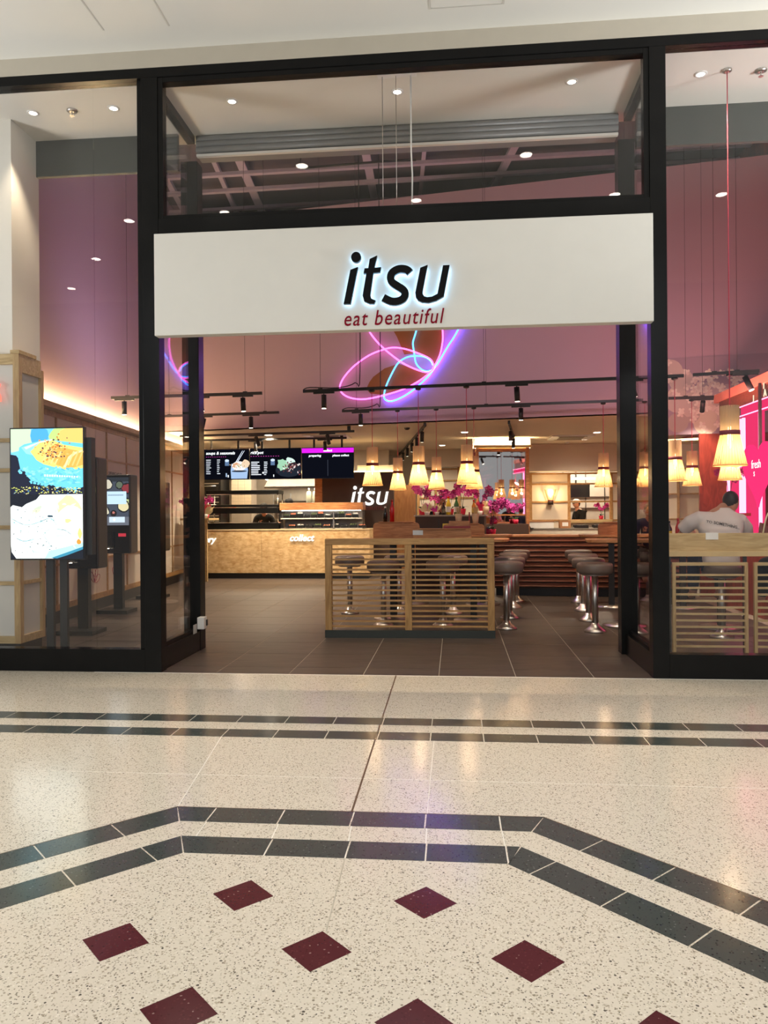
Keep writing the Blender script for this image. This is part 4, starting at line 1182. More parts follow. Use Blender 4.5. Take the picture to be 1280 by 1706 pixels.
P += [(srgb(84, 108, 140), rect(.015, .30, .105, .43)), (srgb(190, 206, 226), blob(.06, .41, .045, .03, 12, .1)), (srgb(150, 170, 196), rect(.03, .06, .06, .14)), (srgb(230, 236, 240), rect(.075, .05, .10, .10)), (srgb(150, 176, 210), [(.15, .02), (.5, .02), (.52, .2), (.5, .34), (.16, .34), (.14, .2)]), (srgb(232, 226, 220), blob(.33, .29, .17, .10, 18, .06)), (srgb(196, 150, 116), blob(.27, .3, .09, .06, 12, .2)), (srgb(240, 236, 230), blob(.36, .28, .08, .05, 12, .3)), (srgb(214, 190, 160), blob(.47, .34, .09, .09, 14, .1)), (srgb(40, 46, 60), blob(.33, .18, .17, .02, 14, .05)), (srgb(210, 220, 236), [(.25, .38), (.40, .62), (.41, .62), (.27, .38)]), (srgb(210, 220, 236), [(.28, .38), (.44, .62), (.45, .62), (.30, .38)])]
for k in range(40): P.append((random.choice([srgb(240, 234, 226), srgb(200, 160, 130), srgb(220, 200, 180), srgb(120, 140, 90)]), blob(.32 + random.gauss(0, .07), .29 + random.gauss(0, .03), .018, .011, 7, .3, random.uniform(0, 3))))
picture('screen_image', P, M_SCREEN, m1, (0, -0.001, 0))
text('heading', 'soups & seasonals', M_TXT, m1, (-.40, -0.003, .545), width=.64, extrude=0.001, shear=.2, offset=.009)
text('subheading_line', '- - - - - - - - - -', M_TXTP, m1, (-.40, -0.003, .475), width=.44, extrude=0.001, offset=.01)
m2, w = menu("menu screen headed rice'pot with a loaded plate picture", -4.385, -3.265)
P = [(srgb(8, 9, 16), rect(-w, .01, w, .655))] + bars(-.53, -.30, .36, 8, .038, .018, srgb(226, 230, 240)) + bars(-.25, -.17, .36, 8, .038, .016, srgb(220, 225, 235))
P += [(srgb(240, 244, 250), blob(-.27, .14, .02, .02)), (srgb(84, 108, 140), rect(-.105, .30, -.015, .43)), (srgb(190, 206, 226), blob(-.06, .41, .045, .03, 12, .1)), (srgb(230, 236, 240), rect(-.05, .05, -.03, .10)), (srgb(30, 36, 46), blob(.28, .2, .28, .16, 20, .03)), (srgb(146, 190, 160), blob(.16, .30, .13, .13, 16, .25)), (srgb(190, 214, 206), blob(.33, .40, .1, .06, 12, .3))]
for k in range(70): P.append((random.choice([srgb(240, 232, 226), srgb(120, 60, 60), srgb(90, 50, 50), srgb(220, 200, 200), srgb(60, 40, 40)]), blob(.33 + random.gauss(0, .1), .25 + random.gauss(0, .055), .02, .012, 7, .3, random.uniform(0, 3))))
picture('screen_image', P, M_SCREEN, m2, (0, -0.001, 0))
text('heading', "rice'pot", M_TXT, m2, (-.54, -0.003, .545), width=.28, extrude=0.001, shear=.2, offset=.009)
text('subheading_line', '- - - - - - - - - - - -', M_TXTP, m2, (-.54, -0.003, .475), width=.62, extrude=0.001, offset=.01)
m3, w = menu('order screen with a magenta collect banner', -3.255, -2.13)
P = [(srgb(10, 12, 20), rect(-w, .01, w, .655)), (srgb(205, 30, 215), rect(-w, .55, w, .65)), (srgb(60, 64, 76), rect(-.005, .06, .005, .40))]
picture('screen_image', P, M_SCREEN, m3, (0, -0.001, 0))
text('heading', 'collect', M_TXT, m3, (-.09, -0.003, .575), width=.19, extrude=0.001, shear=.2, offset=.015)
text('column_heading', 'preparing', M_TXT, m3, (-.41, -0.003, .47), width=.27, extrude=0.001, shear=.2, offset=.009)
text('column_heading', 'please collect', M_TXT, m3, (.10, -0.003, .47), width=.36, extrude=0.001, shear=.2, offset=.009)

# ================================================================== KITCHEN
wkb = struct('wall_kitchen', bx(-7.3, 13.2, 0, -1.7, 13.3, 3.0), plain('kitchen_cream', srgb(224, 212, 192), 0.6), 'cream kitchen wall behind the counter', 'wall')
# tiled pier with each tile proud of the joint
tp = struct('wall_tiled_pier', bx(-5.45, 11.8, 0, -4.95, 12.3, 3.0), M_GROUT, 'pier of small cream tiles behind the heated display', 'wall')
M_KT = plain('cream_tile', srgb(232, 214, 184), 0.25)
kt = bx(0, -0.006, 0, 0.158, 0, 0.075).mesh('kitchen_tile'); kt.materials.append(M_KT)
for r_ in range(19):
    for c_ in range(3):
        o = link('tile', kt, tp); o.location = (-5.445 + 0.165 * c_, 11.8, 1.45 + 0.08 * r_)
ov = thing('oven_stack', 'black stacked oven with pale trims at the left of the kitchen', 'oven', (-5.95, 11.4, 0))
bx(-0.4, 0, 0, 0.36, 0.7, 2.25).build('body', M_BLACKM, ov)
for z in (1.05, 1.5, 1.95):
    d_ = bx(-0.36, -0.03, z - 0.16, 0.32, 0.0, z + 0.16).build('door', M_GLOSSB, ov)
    bx(-0.36, -0.036, z + 0.15, 0.32, -0.03, z + 0.175).build('trim', M_STEEL, d_); bx(-0.36, -0.036, z - 0.175, 0.32, -0.03, z - 0.15).build('trim', M_STEEL, d_)
    MB().cyl((-0.3, -0.06, z + 0.1), (0.26, -0.06, z + 0.1), 0.012, n=8).build('handle', M_STEEL, d_)
hood = thing('extractor_hood', 'steel extractor hood under the menu screens', 'extractor hood', (-3.75, 12.1, 2.05))
m = MB(); m.add([(-0.95, 0, 0), (0.75, 0, 0), (0.75, 0.8, 0), (-0.95, 0.8, 0), (-0.8, 0.15, 0.35), (0.75, 0.15, 0.35), (0.75, 0.8, 0.35), (-0.8, 0.8, 0.35)], [(0, 1, 5, 4), (1, 2, 6, 5), (2, 3, 7, 6), (3, 0, 4, 7), (4, 5, 6, 7)])
m.build('canopy', plain('dull_steel', srgb(150, 142, 130), 0.5, metal=0.6), hood)
bx(-0.95, -0.01, -0.04, 0.75, 0.02, 0.0).build('rim', M_CHROME, hood)
bx(-0.5, 0.3, 0.0, 0.5, 0.4, 0.02).build('hood_lamp', glow('hood_lamp_light', (1, 0.9, 0.74), 8), hood)
lamp('hood_light', 'AREA', (-3.75, 12.45, 2.03), 14, (1, 0.86, 0.66), (-3.75, 12.45, 0), shape='RECTANGLE', size=1.0, size_y=0.3)
tl = thing('tube_light', 'short slanting fluorescent tube beside the tiled pier', 'light', (-4.6, 12.2, 2.2))
MB().cyl((-0.1, 0, 0.06), (0.16, 0.1, -0.06), 0.03, n=10).build('tube', glow('tube_light_glow', (1, 0.92, 0.8), 10), tl)
bx(-0.12, 0.05, 0.05, 0.16, 0.12, 0.09).build('holder', M_STEEL, tl)
lamp('kitchen_light', 'AREA', (-4.2, 11.2, 2.97), 85, (1, 0.84, 0.62), (-4.2, 11.2, 0), shape='RECTANGLE', size=2.2, size_y=0.6)
ks = thing('kitchen_shelving', 'pale kitchen shelving on the back wall under the hood', 'shelf', (-4.2, 13.0, 1.2))
for z in (0.0, 0.25, 0.5): bx(-0.5, 0, z, 0.4, 0.2, z + 0.02).build('shelf', M_STEEL, ks)
for x in (-0.5, -0.05, 0.38): bx(x, 0, -0.2, x + 0.02, 0.02, 0.7).build('upright', M_WHITEP, ks)
for k, x in enumerate((-3.68, -3.52, -3.37)):
    t = thing('steel_flask', ['tall grey flask at the left of three in the kitchen', 'tall grey flask between two others in the kitchen', 'tall grey flask at the right of three in the kitchen'][k], 'flask', (x, 12.6, 1.15), group='tall flasks in the kitchen')
    MB().lathe([(0.07, 0), (0.07, 0.72), (0.05, 0.78), (0.02, 0.8)], 14).build('body', plain('flask_grey', srgb(150, 146, 124), 0.5), t)
    MB().lathe([(0.025, 0.8), (0.025, 0.86)], 10).build('cap', M_STEEL, t)
kb = struct('trim_20', bx(-3.7, 12.4, 1.11, -3.2, 12.9, 1.15), M_STEEL, 'steel kitchen shelf under the grey flasks', 'shelf')
t = thing('spray_bottle', 'blue and white spray bottle in the kitchen', 'bottle', (-3.95, 12.2, 1.3))
MB().lathe([(0.05, 0), (0.05, 0.18), (0.02, 0.24)], 12).build('body', plain('bottle_blue', srgb(90, 130, 200), 0.3), t)
bx(-0.05, -0.02, 0.24, 0.03, 0.02, 0.3).build('trigger', M_WHITEP, t)
struct('trim_21', bx(-4.3, 12.05, 1.26, -3.75, 12.4, 1.3), M_STEEL, 'steel pass shelf behind the chilled display', 'shelf')

# dark brown wall with the white wall logo
wb = struct('wall_logo', bx(-3.15, 10.55, 0, -1.37, 10.75, 2.30), M_DBROWN, 'dark brown wall carrying the white lit logo', 'wall')
bx(-3.15, 10.535, 0, -2.98, 10.55, 2.28).build('wood_edge', M_WALNUT, wb)
bx(-3.15, 10.6, 2.30, -1.37, 10.64, 2.33).build('cove_strip', M_COVE2, wb)
bx(-2.2, 10.70, 2.30, -1.37, 10.74, 2.46).build('cove_back', M_WHITEW, wb)
wlg = thing('wall_logo_sign', 'white lit logo lettering on the dark brown wall', 'sign', (-1.93, 10.55, 1.62))
for ch in 'itsu':
    o = letter(ch, -0.05, -0.02).build('letter_' + ch, M_MARK_W, wlg); o.scale = (0.96, 1, 0.96)
text('tagline', 'eat beautiful', plain('dim_red_letters', srgb(110, 34, 34), 0.5), wlg, (-0.40, -0.01, -0.17), width=.8, extrude=0.004, shear=.22)
struct('door_1', bx(-1.55, 12.0, 0, -0.95, 12.05, 2.05), wood('timber_door', srgb(140, 92, 54), srgb(170, 118, 72), (14, 14, 1.5), 2.0), 'narrow timber door beyond the dark logo wall', 'door')

# ================================================================== BACK OF THE DINING ROOM
def shoji_wall(name, label, x0, x1, y, ztop, verts, rails, holes=()):
    w = thing(name, label, 'wall', (0, y, 0), kind='structure')
    xs = sorted(verts); zs = sorted(rails)
    for i in range(len(xs) - 1):
        for j in range(len(zs) - 1):
            if any(xs[i] >= h[0] - .01 and xs[i + 1] <= h[1] + .01 and zs[j] >= h[2] - .01 and zs[j + 1] <= h[3] + .01 for h in holes): continue
            bx(xs[i], 0.02, zs[j], xs[i + 1], 0.06, zs[j + 1]).build('panel', M_PAPER, w)
    for x in xs: bx(x - 0.035, -0.012, 0, x + 0.035, 0.07, ztop).build('batten', M_OAKY, w)
    for z in zs: bx(x0, -0.006, z - 0.02, x1, 0.065, z + 0.02).build('rail', M_OAKY, w)
    return w
ws = shoji_wall('wall_back', 'shoji back wall with wall lamp and pass window beyond the bar', 1.55, 4.95, 12.8, 2.34, [1.6, 1.87, 2.81, 3.83, 4.2, 4.9], [0.1, 1.16, 1.62, 2.06, 2.32], [(2.81, 3.83, 1.16, 2.32)])
bx(2.81, -0.12, 1.10, 3.83, 0.3, 1.17).build('pass_sill', M_OAKL, ws)
struct('trim_22', bx(1.4, 12.3, 2.36, 5.0, 12.9, 3.0), M_CEILW, 'dropped soffit above the shoji back wall', 'soffit')
shoji_wall('wall_back_passage', 'shoji wall glimpsed behind the magenta orchids', -0.95, 1.4, 13.4, 2.55, [-0.95, -0.5, 0.1, 0.6, 1.3], [0.1, 1.2, 1.75, 2.2, 2.5])
struct('trim_23', bx(-1.0, 13.2, 2.55, 1.4, 13.6, 3.0), M_CEILW, 'dropped soffit above the passage wall', 'soffit')
pk = thing('wall_pass_kitchen', 'grey panelled kitchen wall seen through the pass window', 'wall', kind='structure')
bx(2.2, 14.6, 0, 4.9, 14.65, 3.0).build('backing', plain('kitchen_grey', srgb(170, 160, 148), 0.5), pk)
for x in (2.9, 3.5, 4.0): bx(x, 14.58, 0.5, x + 0.02, 14.6, 2.6).build('joint', M_BLACKM, pk)
for z in (1.45, 1.75): bx(2.4, 14.55, z, 4.4, 14.6, z + 0.025).build('shelf_edge', M_DBROWN, pk)
lamp('pass_kitchen_light', 'AREA', (3.3, 13.7, 2.9), 90, (1, 0.86, 0.66), (3.3, 13.7, 0), shape='RECTANGLE', size=1.2, size_y=0.5)
tv = thing('black_screen', 'black hanging screen inside the pass window', 'screen', (3.15, 13.9, 1.75))
bx(-0.32, 0, 0, 0.35, 0.05, 0.36).build('panel', M_GLOSSB, tv); bx(-0.02, 0.02, 0.36, 0.02, 0.04, 1.25).build('bracket', M_BLACKM, tv)
bx(-0.36, -0.02, 0.45, 0.5, 0.04, 0.52).build('rail_light', glow('rail_light_glow', (1, 0.95, 0.85), 1.2), tv)
# wall lamp (a half pendant turned up)
sc_ = thing('wall_lamp', 'slatted wall lamp with a dark cup on the shoji back wall', 'wall lamp', (2.35, 12.72, 1.55))
m = MB()
for k in range(14):
    a = PI + PI * k / 13 if True else 0
    f = lambda r, z, da: (r * math.cos(a + da), r * 0.6 * math.sin(a + da) + 0.06, z)
    m.add([f(0.065, 0.1, -.09), f(0.065, 0.1, .09), f(0.15, 0.38, .09), f(0.15, 0.38, -.09)], [(0, 1, 2, 3)])
m.build('slat_shade', M_SHADE, sc_, kind='stuff')
MB().lathe([(0.065, 0.0), (0.065, 0.1)], 16, (0, 0.0, 0)).build('cup', M_DBROWN, sc_)
MB().lathe([(0.069, 0.09), (0.069, 0.115)], 16).build('band', M_REDBAND, sc_)
MB().ball((0, 0.02, 0.2), 0.02, n=8, m=6).build('bulb', M_BULB, sc_)
lamp('wall_lamp_light', 'POINT', (2.35, 12.66, 1.85), 14, (1, 0.7, 0.36), shadow_soft_size=0.03)

# mirror column with a cove above
mc = struct('wall_mirror_column', bx(0.47, 10.46, 0, 1.50, 11.3, 2.74), M_DBROWN, 'oak framed mirror column behind the orchids', 'column')
for a in ((0.40, 0.46), (1.49, 1.56)): bx(a[0], 10.36, 0, a[1], 10.46, 2.78).build('frame_post', M_WALNUT, mc)
bx(0.46, 10.38, 2.70, 1.49, 10.46, 2.78).build('frame_rail', M_WALNUT, mc); bx(0.46, 10.38, 1.30, 1.49, 10.40, 1.33).build('frame_rail', M_WALNUT, mc)
bx(0.46, 10.42, 1.33, 1.49, 10.44, 2.70).build('mirror_pane', M_MIRROR, mc)
bx(0.46, 10.42, 0.3, 1.49, 10.44, 1.30).build('mirror_pane', M_MIRROR, mc)
bx(0.35, 10.34, 2.78, 1.62, 10.37, 2.84).build('cove_lip', M_OAKL, mc)
bx(0.38, 10.40, 2.79, 1.58, 10.43, 2.81).build('cove_strip', M_COVE, mc)
bx(0.35, 10.5, 2.78, 1.62, 10.55, 3.0).build('cove_back', M_WHITEW, mc)

p_ = Vector((0.98, 10.9, 0)); Rm = Matrix.Rotation(R(6), 4, 'Z')
mc.rotation_euler = (0, 0, R(6)); mc.location = p_ - Rm @ p_
# ---- corner beyond the right return: second shoji column with cove
c2 = thing('wall_shoji_column', 'lit shoji column behind the right window pendants', 'column', (4.35, 9.2, 0), R(-25), kind='structure')
bx(-0.35, 0, 0, 0.5, 0.2, 2.7).build('core', M_PAPER, c2)
for x in (-0.35, 0.05, 0.47): bx(x, -0.03, 0, x + 0.05, 0.0, 2.7).build('batten', M_OAKY, c2)
for z in (1.2, 1.7, 2.2): bx(-0.35, -0.02, z, 0.5, 0.0, z + 0.03).build('rail', M_OAKY, c2)
bx(-0.4, -0.08, 2.7, 0.55, 0.0, 2.76).build('cove_ledge', M_OAKL, c2); bx(-0.38, -0.06, 2.765, 0.5, -0.03, 2.80).build('cove_strip', M_COVE2, c2)
struct('wall_red_panel', bx(3.92, 6.22, 0, 4.98, 6.27, 2.62), M_REDW, 'red brown burr panel below the blossom mural', 'wall')

# ================================================================== BAR WITH SLATTED FRONT
FR = -0.11
bar = thing('slatted_bar', 'low bar faced with rust brown horizontal slats at the end of the aisle', 'bar', (0.64, 6.29, 0), FR)
bx(0, 0.06, 0.12, 3.15, 0.6, 0.97).build('carcass', M_DBROWN, bar)
bx(-0.01, 0.0, 0.97, 3.152, 0.62, 1.0).build('worktop', M_WALNUT, bar)
bx(0.02, 0.09, 0, 3.15, 0.55, 0.12).build('plinth', M_BLACKM, bar)
for k in range(10):
    z = 0.145 + 0.0825 * k
    m = MB(); m.add([(0, 0.06, z), (3.15, 0.06, z), (3.15, 0.0, z + 0.015), (0, 0.0, z + 0.015), (0, 0.03, z + 0.07), (3.15, 0.03, z + 0.07), (3.15, 0.06, z + 0.075), (0, 0.06, z + 0.075)],
          [(0, 1, 2, 3), (3, 2, 5, 4), (4, 5, 6, 7), (0, 3, 4, 7), (1, 6, 5, 2), (0, 7, 6, 1)])
    m.build('slat', M_RUSTW, bar)
# back counter with boxes and trays
bc = thing('back_counter', 'white back counter against the shoji wall', 'counter', (3.0, 12.1, 0))
bx(-1.35, 0, 0, 1.8, 0.55, 0.95).build('carcass', plain('off_white_unit', srgb(206, 196, 178), 0.5), bc)
bx(-1.38, -0.02, 0.95, 1.82, 0.56, 0.98).build('worktop', plain('grey_worktop', srgb(120, 112, 100), 0.5), bc)
t = thing('white_crate', 'white lidded crate on the back counter beside the mirror column', 'crate', (2.05, 12.3, 0.98))
bx(-0.3, -0.15, 0, 0.3, 0.15, 0.15).build('body', M_WHITEP, t); bx(-0.31, -0.16, 0.15, 0.31, 0.16, 0.18).build('lid', M_CARD, t)
t = thing('cardboard_box', 'brown cardboard box with a white label on the back counter', 'box', (2.62, 12.25, 0.98))
bx(-0.13, -0.1, 0, 0.13, 0.1, 0.2).build('carton', M_CARD, t); bx(-0.07, -0.102, 0.05, 0.07, -0.1, 0.14).build('label', M_WHITEP, t)
bx(-0.13, -0.104, 0.185, 0.13, -0.1, 0.2).build('tape', M_OAKL, t)
for k, (x, lab) in enumerate(((3.0, 'black tray just right of the cardboard box'), (3.45, 'black tray below the pass window'), (3.85, 'black tray furthest right on the back counter'))):
    t = thing('serving_tray', lab, 'tray', (x, 12.25, 0.98), group='black trays on the back counter')
    m = bx(-0.17, -0.1, 0, 0.17, 0.1, 0.02).box(-0.17, -0.1, 0.02, 0.17, -0.085, 0.07).box(-0.17, 0.085, 0.02, 0.17, 0.1, 0.07)
    m.build('body', M_SUSHI, t)
    mm = MB()
    for q in range(4): mm.ball((-0.11 + 0.07 * q, 0, 0.05), 0.035, 0.05, 0.03, 8, 6)
    mm.build('contents', M_BLACKM, t)
t = thing('till_screen', 'small black slanted till screen beside the mirror column', 'till', (1.66, 12.0, 0.98))
m = MB(); m.add([(-0.02, 0, 0), (0.14, 0, 0), (0.14, 0.1, 0), (-0.02, 0.1, 0), (-0.02, 0.0, 0.26), (0.02, 0.0, 0.26), (0.02, 0.1, 0.26), (-0.02, 0.1, 0.26)], [(0, 1, 5, 4), (1, 2, 6, 5), (2, 3, 7, 6), (3, 0, 4, 7), (4, 5, 6, 7), (0, 3, 2, 1)])
m.build('body', M_BLACKM, t); bx(-0.03, -0.01, 0, 0.2, 0.12, 0.012).build('base', M_BLACKM, t)

# ================================================================== HIGH TABLES AND STOOLS
def make_stool():
    t = thing('bar_stool', 'x', 'stool', (0, 0, 0), group='round bar stools')
    prof = [(0.165, 0.665), (0.195, 0.68), (0.205, 0.70), (0.205, 0.765), (0.195, 0.787), (0.17, 0.797), (0.08, 0.80), (0.005, 0.80)]
    MB().lathe(prof, 26).build('seat', M_LEATH, t)
    MB().lathe([(0.14, 0.65), (0.165, 0.667)], 20).build('seat_plate', M_STEEL, t)
    MB().cyl((0, 0, 0.07), (0, 0, 0.66), 0.036, n=16).build('column', M_STEEL, t)
    MB().lathe([(0.125, 0.0), (0.125, 0.014), (0.09, 0.04), (0.05, 0.07), (0.038, 0.1)], 24).build('base', M_STEEL, t)
    return t
st0 = make_stool()
ST = [(0.60, 2.68, 'taupe round stool at the right end of the oak slatted partition, nearest one'),
      (0.70, 3.60, 'taupe round stool second along the aisle, left side'),
      (0.83, 4.70, 'taupe round stool third along the aisle, left side'),
      (0.94, 5.48, 'taupe round stool furthest along the aisle, left side'),
      (1.60, 2.50, 'taupe round stool nearest on the right side of the aisle, fully in view'),
      (1.68, 3.40, 'taupe round stool second along the aisle, right side'),
      (1.77, 4.38, 'taupe round stool third along the aisle, right side'),
      (1.87, 5.40, 'taupe round stool furthest along the aisle, right side'),
      (-0.89, 2.88, 'taupe round stool behind the left half of the oak slatted partition'),
      (-0.16, 2.91, 'taupe round stool behind the right half of the oak slatted partition'),
      (-1.46, 3.98, 'taupe round stool whose seat shows left of the oak slatted partition'),
      (-0.78, 4.01, 'taupe round stool further back behind the left half of the partition'),
      (-0.04, 4.03, 'taupe round stool further back behind the right half of the partition'),
      (2.05, 2.42, 'taupe round stool seen through the right glass return panel'),
      (2.90, 2.16, 'taupe round stool under the person in the white shirt'),
      (2.95, 5.58, 'taupe round stool under the diner glimpsed through the right return'),
      (3.60, 1.92, 'taupe round stool under the diner at the right picture edge')]
for k, (x, y, lab) in enumerate(ST):
    o = st0 if k == 0 else dup(st0, (0, 0, 0))
    o.location = (x, y, 0); o['label'] = lab

def round_rect(x0, y0, x1, y1, r, n=5):
    out = []
    for cx, cy, a0 in ((x1 - r, y1 - r, 0), (x0 + r, y1 - r, 90), (x0 + r, y0 + r, 180), (x1 - r, y0 + r, 270)):
        for k in range(n + 1):
            a = R(a0 + 90 * k / n); out.append((cx + r * math.cos(a), cy + r * math.sin(a)))
    return out
def high_table(label, loc, x0, x1, d):
    t = thing('high_table', label, 'table', loc, FR, 'high oak tables')
    MB().prism_xy(round_rect(x0, 0, x1, d, 0.12), 1.015, 1.05).build('tabletop', M_WALNUT, t, bevel=0.006)
    xs = [x0 + 0.45, x1 - 0.45] if x1 - x0 > 1.2 else [(x0 + x1) / 2]
    for x in xs:
        bx(x - 0.04, d / 2 - 0.04, 0.02, x + 0.04, d / 2 + 0.04, 1.015).build('leg', M_BLACKM, t)
        MB().lathe([(0.26, 0.0), (0.26, 0.015), (0.05, 0.03)], 22, (x, d / 2, 0)).build('foot_plate', M_STEEL, t)
        bx(x - 0.2, d / 2 - 0.02, 0.99, x + 0.2, d / 2 + 0.02, 1.015).build('bracket', M_BLACKM, t)
    return t
T1 = high_table('oak high table just behind the slatted partition', (-0.55, 3.16, 0), -0.75, 1.2, 0.62)
T2 = high_table('oak high table further back, before the condiment station', (-0.4, 4.95, 0), -0.75, 1.23, 0.5)
T3 = high_table('oak high table right of the aisle, nearer one', (2.55, 2.62, 0), -1.0, 1.0, 0.62)
T4 = high_table('oak high table right of the aisle, further one', (2.75, 4.5, 0), -0.98, 0.9, 0.66)
# upright boards with rounded corners on the tables
def board(label, loc, w, h, mat=M_WALNUT):
    t = thing('divider_board', label, 'board', loc, FR, 'wooden divider boards on the tables')
    r = 0.05
    pts = [(-w / 2, 0), (w / 2, 0)] + [(w / 2 - r + r * math.cos(R(a)), h - r + r * math.sin(R(a))) for a in (0, 30, 60, 90)] + [(-w / 2 + r + r * math.cos(R(a)), h - r + r * math.sin(R(a))) for a in (90, 120, 150, 180)]
    MB().prism_xz(pts, 0, 0.025).build('panel', mat, t, bevel=0.004)
    bx(-w / 2 + 0.08, -0.03, h, w / 2 - 0.08, 0.1, h + 0.012).build('ledge', mat, t)
    bx(-w / 2 + 0.1, 0.025, 0, w / 2 - 0.1, 0.09, 0.02).build('foot', mat, t)
    return t
board('wooden divider board left of the one with the white card', (-0.78, 3.55, 1.05), 0.62, 0.21)
b2 = board('wooden divider board with a small white card, just above the partition', (-0.17, 3.14, 1.05), 0.74, 0.125)
bx(-0.37, -0.006, 0.055, -0.24, -0.001, 0.115).build('white_card', M_WHITEP, b2)
board('wooden divider board partly behind the carded one, below the orchids', (0.12, 4.93, 1.05), 0.62, 0.16)
board('wooden divider board on the right further table', (2.25, 4.75, 1.05), 0.4, 0.17)

# ---- oak slatted partition
pt_ = thing('slatted_partition', 'oak slatted partition with two bays at the front of the seating', 'partition', (-1.455, 1.93, 0), 0.02)
Wp = 1.88
for x0, x1 in ((0, 0.075), (0.892, 0.968), (Wp - 0.075, Wp)):
    bx(x0, 0, 0.085, x1, 0.07, 1.035).build('upright', M_OAKV, pt_, bevel=0.003)
bx(0, -0.002, 1.035, Wp, 0.075, 1.105).build('top_rail', M_OAK, pt_, bevel=0.004)
bx(-0.005, -0.005, 0, Wp + 0.005, 0.085, 0.085).build('plinth', plain('dark_green_plinth', srgb(40, 44, 38), 0.4), pt_)
sl1 = bx(0, 0.012, 0, 0.817, 0.05, 0.019).mesh('partition_slat'); sl1.materials.append(M_OAK)
sl2 = bx(0, 0.012, 0, Wp - 0.075 - 0.968, 0.05, 0.019).mesh('partition_slat_b'); sl2.materials.append(M_OAK)
for k in range(16):
    z = 0.115 + 0.0575 * k
    o = link('slat', sl1, pt_); o.location = (0.075, 0, z)
    o = link('slat', sl2, pt_); o.location = (0.968, 0, z)

# ---- condiment station with bottles and flowers
cs = thing('condiment_station', 'dark condiment station with a pale top, crowded with orchids and sauces', 'cabinet', (-0.08, 6.02, 0), FR)
bx(-0.58, 0, 0, 0.55, 0.45, 1.32).build('body', M_DBROWN, cs)
bx(-0.6, -0.02, 1.32, 0.58, 0.47, 1.345).build('top', plain('pale_grey_top', srgb(170, 160, 146), 0.4), cs)
for x in (-0.2, 0.15): bx(x, -0.004, 0.1, x + 0.012, 0.0, 1.28).build('door_gap', M_BLACKM, cs)

def bottle(loc, label, mat, cap, h=0.24, r=0.032, lab=None, group='sauce bottles', flare=0.6):
    t = thing('sauce_bottle', label, 'bottle', loc, 0, group)
    MB().lathe([(r, 0), (r, h * 0.58), (r * flare, h * 0.72), (r * 0.4, h * 0.82), (r * 0.4, h * 0.9)], 14).build('body', mat, t)
    MB().lathe([(r * 0.5, h * 0.9), (r * 0.45, h)], 12).build('cap', cap, t)
    if lab: MB().lathe([(r + 0.001, h * 0.15), (r + 0.001, h * 0.45)], 14, cap=False).build('label', lab, t)
    return t
bottle((-0.92, 3.53, 1.272), 'dark soy bottle with a pale neck on the left divider board', M_SOY, M_WHITEP, 0.2, 0.028, None)
bottle((-0.83, 3.53, 1.272), 'tall red sauce bottle on the left divider board', M_REDB, plain('red_cap', srgb(150, 14, 16), 0.4), 0.29, 0.03, None)
bottle((-0.11, 6.08, 1.346), 'red capped sauce bottle with a pale label on the station', M_YEL, M_REDB, 0.30, 0.04, M_WHITEP)
bottle((0.02, 6.06, 1.346), 'green bottle with a white label on the station', M_GREENB, M_GREENB, 0.29, 0.04, M_WHITEP)
bottle((-0.19, 6.06, 1.346), 'short dark bottle on the station', M_SOY, M_BLACKM, 0.21, 0.03, plain('dull_label', srgb(120, 116, 96), 0.6))
bottle((0.30, 6.02, 1.346), 'amber bottle with a yellow label on the station', plain('amber_glass', srgb(170, 100, 30), 0.2), M_REDB, 0.24, 0.032, M_YEL)
bottle((0.35, 4.98, 1.05), 'short dark bottle on the far table, below the station', M_SOY, M_BLACKM, 0.17, 0.03)
bottle((2.62, 2.8, 1.05), 'tall red sauce bottle on the right near table', M_REDB, M_REDB, 0.25, 0.03)
bottle((2.53, 2.85, 1.05), 'dark bottle with a yellow label on the right near table', M_SOY, M_BLACKM, 0.22, 0.035, M_YEL)
def cup(loc, label, h=0.2, mat=M_OAKL):
    t = thing('chopstick_holder', label, 'holder', loc, 0, 'chopstick holders')
    MB().lathe([(0.04, 0), (0.055, h * 0.6), (0.052, h * 0.6), (0.037, 0.01)], 14).build('cup', plain('paper_cup', srgb(206, 180, 146), 0.7), t)
    m = MB()
    for k in range(16):
        a = 2 * PI * k / 16; rr = 0.012 + 0.024 * (k % 3) / 2
        m.cyl((rr * .6 * math.cos(a), rr * .6 * math.sin(a), 0.02), (rr * 1.4 * math.cos(a), rr * 1.4 * math.sin(a), h), 0.004, n=5)
    m.build('chopsticks', mat, t, kind='stuff')
    return t
cup((0.05, 4.98, 1.222), 'holder full of pale chopsticks standing left of the wooden one', 0.24)
cup((0.30, 5.0, 1.222), 'holder full of pale chopsticks standing right, by the red menu', 0.24)
cup((0.50, 6.06, 1.346), 'holder of chopsticks at the right end of the station', 0.22)
cup((2.75, 2.75, 1.05), 'holder of chopsticks beside the person in white', 0.17)
mn = thing('menu_block', 'red and wood menu holder on the carded divider board', 'menu holder', (0.02, 3.2, 1.19))
bx(-0.17, -0.05, 0, 0.17, 0.08, 0.025).build('tray', plain('red_tray', srgb(140, 30, 40), 0.5), mn); bx(-0.1, 0.0, 0.025, 0.16, 0.05, 0.09).build('wood_block', M_WALNUT, mn)
bx(0.15, 0.01, 0.025, 0.165, 0.06, 0.2).build('red_card', plain('red_card', srgb(150, 40, 34), 0.6), mn)
t = thing('yellow_card', 'small yellow card below the condiment station', 'card', (-0.14, 5.0, 1.05))
bx(-0.05, 0, 0, 0.05, 0.01, 0.17).build('card', M_YEL, t); bx(-0.05, -0.02, 0, 0.05, 0.03, 0.01).build('foot', M_BLACKM, t)

